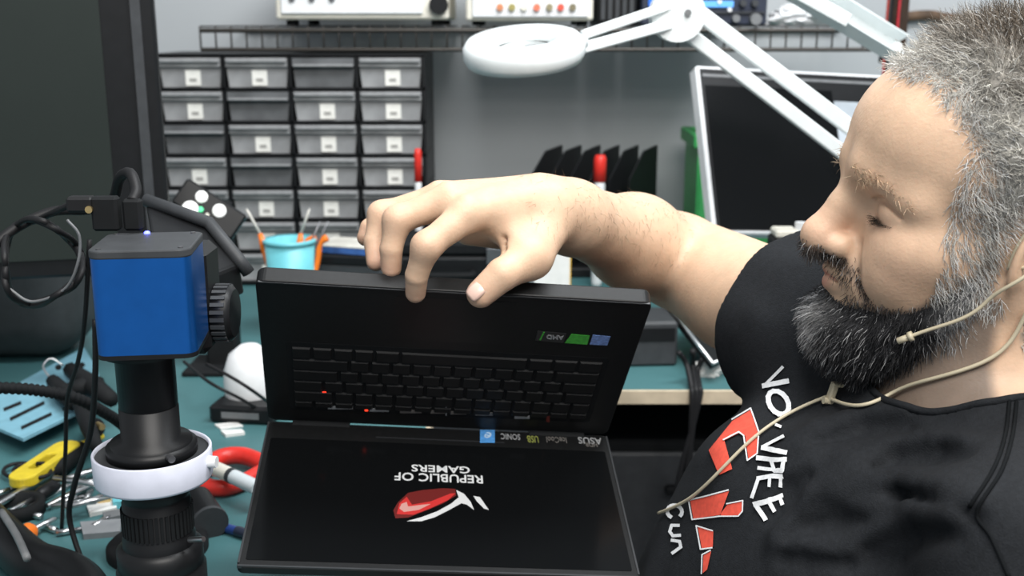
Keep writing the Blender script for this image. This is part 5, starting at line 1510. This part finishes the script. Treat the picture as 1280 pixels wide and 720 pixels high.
bt = thing('black_cap', 'glossy black round cap lying on the teal bench by the lens', 'cap', PZ(252, 655, 0))
MB().cyl(rel(bt, 246, 624, 0.022), rel(bt, 262, 652, 0.016), 0.015, 22, 0.017).build('body', M_black, bt)
MB().cyl(rel(bt, 262, 652, 0.016), rel(bt, 263.5, 655, 0.0155), 0.018, 22).build('rim', M_dgrey, bt)
pn = thing('pen', 'dark blue pen on the bench beside the laptop\'s lower left corner', 'pen', PZ(282, 655, 0))
MB().cyl(rel(pn, 256, 652, 0.005), rel(pn, 296, 664, 0.005), 0.0048, 12).build('barrel', mat('pen_blue', (0.02, 0.05, 0.20), 0.35), pn); MB().cyl(rel(pn, 296, 664, 0.005), rel(pn, 312, 669, 0.005), 0.0055, 12).build('cap', M_navy, pn)
ip = thing('hook_probe', 'short silver tipped probe on the bench beside the lens', 'probe', PZ(245, 680, 0))
MB().tube([rel(ip, 232, 690, 0.006), rel(ip, 240, 684, 0.006), rel(ip, 250, 676, 0.006)], 0.004, 8, [0.003, 0.004, 0.0025]).build('barrel', M_steel, ip)

# ------------------------------------------------------------------ right side of the bench
br_ = thing('adapter_box', 'dark grey flat box on the right bench behind the laptop', 'box', PZ(806, 460, 0), (0, 0, math.radians(4)))
m = MB(); m.box((0, 0.05, 0.035), (0.10, 0.09, 0.069), 0.004); m.build('body', M_dgrey, br_)
m = MB(); m.box((0, 0.0045, 0.05), (0.09, 0.002, 0.02)); m.build('front_label', M_black, br_)
cl2 = thing('tablet', 'black tablet with a silver edge leaning on the bench under the raised arm', 'tablet')
TM, tw_, th_ = frame3(P(838, 386, 1.66), P(905, 400, 1.72), P(893, 466, 1.52))
a_, b_, c_, d_ = P(828, 384, 1.72), P(888, 462, 1.56), P(930, 440, 1.64), P(868, 372, 1.80)
b_.z = max(b_.z, 0.006); c_.z = max(c_.z, 0.006)
vt = [a_, b_, c_, d_]; nrm_ = (b_ - a_).cross(d_ - a_).normalized()
if nrm_.z < 0: nrm_ = -nrm_
ctr = sum(vt, Vector()) / 4; cl2.location = (ctr.x, ctr.y, 0)
lo_ = [p - cl2.location for p in vt]; hi_ = [p - cl2.location + nrm_ * 0.010 for p in vt]
MB().add(lo_ + hi_, [(3, 2, 1, 0), (4, 5, 6, 7)] + [(i, (i + 1) % 4, 4 + (i + 1) % 4, 4 + i) for i in range(4)]).build('slab', M_black, cl2)
MB().tube([hi_[0], hi_[1]], 0.0032, 6).build('silver_edge', M_steel, cl2)
MB().tube([hi_[1], hi_[2]], 0.0025, 6).build('silver_edge', M_steel, cl2)
MB().box((0.04, 0.10, 0.035), (0.06, 0.05, 0.07), 0.003).build('prop_stand', M_matte, cl2)
crumple('tissue', 'crumpled white tissue beside the black cables on the right bench', 'tissue', PZ(886, 468, 0), (0.020, 0.016, 0.014), M_paper, 12)
for i, (pts, r_) in enumerate((([(848, 440, 0.05), (858, 455, 0.03), (862, 478, 0.006)], 0.004), ([(866, 438, 0.05), (866, 458, 0.02), (868, 480, 0.006)], 0.0045), ([(878, 448, 0.03), (872, 464, 0.012), (874, 482, 0.006)], 0.004))):
    pp = [PZ(x, y, z) for x, y, z in pts]
    e = pp[-1]; e.y = FY + 0.002
    dx_ = (0.0, -0.012, -0.03)[i]
    pp += [Vector((e.x, FY - 0.008, -0.004)), Vector((e.x + dx_ * 0.3, FY - 0.010, -0.05)), Vector((e.x + dx_, FY - 0.012, -0.16)), Vector((e.x + dx_ * 1.4, FY - 0.006, -0.40))]
    tag(MB().tube(catmull(pp, 7), r_, 8).build('cable', M_rubber), ('leftmost', 'middle', 'rightmost')[i] + ' of three black cables draped over the birch bench edge', 'cable')
st_ = thing('gauge', 'small black gauge with a pale beige top under the white framed monitor', 'gauge', (PY(985, 320, 1.62).x, 1.62, 0))
gz2 = PY(985, 278, 1.62).z
m = MB(); m.box((0, 0, gz2 / 2 - 0.01), (0.055, 0.05, gz2 - 0.02), 0.004); m.build('body', M_black, st_)
m = MB(); m.box((-0.008, -0.004, gz2 - 0.014), (0.035, 0.04, 0.012), 0.003); m.build('top', M_cream, st_)
m = MB(); m.cyl((0.014, -0.01, gz2 - 0.022), (0.014, -0.01, gz2 + 0.002), 0.009, 14); m.build('knob', M_white, st_)

# ------------------------------------------------------------------ white jointed lamps
M_lamp = mat('lamp_white_enamel', (0.76, 0.80, 0.80), 0.4, var=0.03)
LD = 1.50
lb_ = Vector((P(1135, 240, 1.56).x, P(1135, 240, 1.56).y, 0))
la = thing('magnifier_lamp', 'white jointed magnifier lamp reaching across in front of the monitor', 'lamp', lb_)
def lr(px, py, d): return P(px, py, d) - lb_
def barbox(a, b, w, t, name, par, material):
    a = Vector(a); b = Vector(b); L_ = (b - a).length
    x = (b - a).normalized(); z = Vector((0, -1, 0)); z = (z - x * z.dot(x)).normalized(); y = z.cross(x)
    M = Matrix(((x.x, y.x, z.x, a.x), (x.y, y.y, z.y, a.y), (x.z, y.z, z.z, a.z), (0, 0, 0, 1)))
    return MB().box((L_ / 2, 0, 0), (L_, w, t), min(w, t) * 0.15, M).build(name, material, par)
barbox(lr(868, 12, 1.47), lr(1100, 188, 1.55), 0.021, 0.014, 'arm_bar', la, M_lamp)
barbox(lr(852, 36, 1.47), lr(1088, 218, 1.55), 0.019, 0.014, 'arm_bar', la, M_lamp)
J = lr(846, 18, 1.46)
MB().cyl(J + Vector((0, 0.018, 0)), J + Vector((0, -0.016, 0)), 0.036, 32).build('joint', M_lamp, la)
MB().cyl(J + Vector((0.012, -0.016, 0.002)), J + Vector((0.012, -0.020, 0.002)), 0.0045, 12).build('joint_screw', M_mgrey, la)
barbox(lr(846, 4, 1.45), lr(728, 44, 1.40), 0.012, 0.010, 'head_bar', la, M_lamp)
barbox(lr(838, 30, 1.45), lr(728, 60, 1.40), 0.014, 0.010, 'head_bar', la, M_lamp)
HCn = lr(655, 62, 1.36)
HMx = Matrix.Translation(HCn) @ Matrix.Rotation(math.radians(14), 4, 'X') @ Matrix.Rotation(math.radians(-4), 4, 'Y')
m = MB(); m.lathe([(0.045, -0.016), (0.072, -0.014), (0.076, -0.006), (0.076, 0.006), (0.070, 0.014), (0.046, 0.016), (0.043, 0.0)], 48, HMx, cap=False); m.build('lamp_head', M_lamp, la)
m = MB(); m.lathe([(0.0445, -0.003), (0.030, 0.003), (0.0005, 0.005)], 40, HMx, cap=False); m.build('lens', mat('lens_glass', (0.85, 0.9, 0.9), 0.05, trans=0.8, var=0), la)
MB().tube([lr(728, 52, 1.40), lr(712, 58, 1.38)], 0.010, 12).build('head_knuckle', M_lamp, la)
J2 = lr(1096, 204, 1.555)
MB().cyl(J2 + Vector((0, 0.018, 0)), J2 + Vector((0, -0.016, 0)), 0.03, 28).build('joint', M_lamp, la)
MB().tube([J2, Vector((0, 0, J2.z * 0.7)), Vector((0, 0, 0.02))], 0.010, 12).build('post', M_lamp, la)
MB().lathe([(0.05, 0), (0.05, 0.014), (0.03, 0.024), (0.012, 0.03)], 28).build('base', M_lamp, la)
# second lamp arm: open white channel
l2b = Vector((P(1128, 70, 1.75).x + 0.02, 1.80, 0))
l2 = thing('lamp_arm', 'white open channel lamp arm slanting down above the man\'s hair', 'lamp', l2b)
A, B = P(975, -30, 1.62) - l2b, P(1126, 62, 1.70) - l2b
x = (B - A).normalized(); z = Vector((0.15, -0.8, 0.5)); z = (z - x * z.dot(x)).normalized(); y = z.cross(x)
CM = Matrix(((x.x, y.x, z.x, A.x), (x.y, y.y, z.y, A.y), (x.z, y.z, z.z, A.z), (0, 0, 0, 1)))
L_ = (B - A).length
m = MB(); m.box((L_ / 2, 0, -0.012), (L_, 0.040, 0.002), 0, CM); m.box((L_ / 2, 0.020, 0), (L_, 0.002, 0.026), 0, CM); m.box((L_ / 2, -0.020, 0), (L_, 0.002, 0.026), 0, CM)
m.build('channel', M_lamp, l2)
barbox(P(960, -30, 1.60) - l2b, P(1060, 26, 1.64) - l2b, 0.020, 0.010, 'brace', l2, M_lamp)
MB().tube([B - x * 0.01, Vector((0, 0, B.z - 0.06)), Vector((0, 0, 0.02))], 0.009, 12).build('post', M_lamp, l2)
MB().lathe([(0.05, 0), (0.05, 0.014), (0.03, 0.024), (0.012, 0.03)], 28).build('base', M_lamp, l2)
ec = PZ(122, 800, 0.0) - hd.location
MB().lathe([(0.030, 0.002), (0.036, 0.006), (0.036, 0.030), (0.028, 0.036), (0.004, 0.038)], 28, Matrix.Translation(Vector((ec.x, ec.y, 0)))).build('ear_cup', M_black, hd)
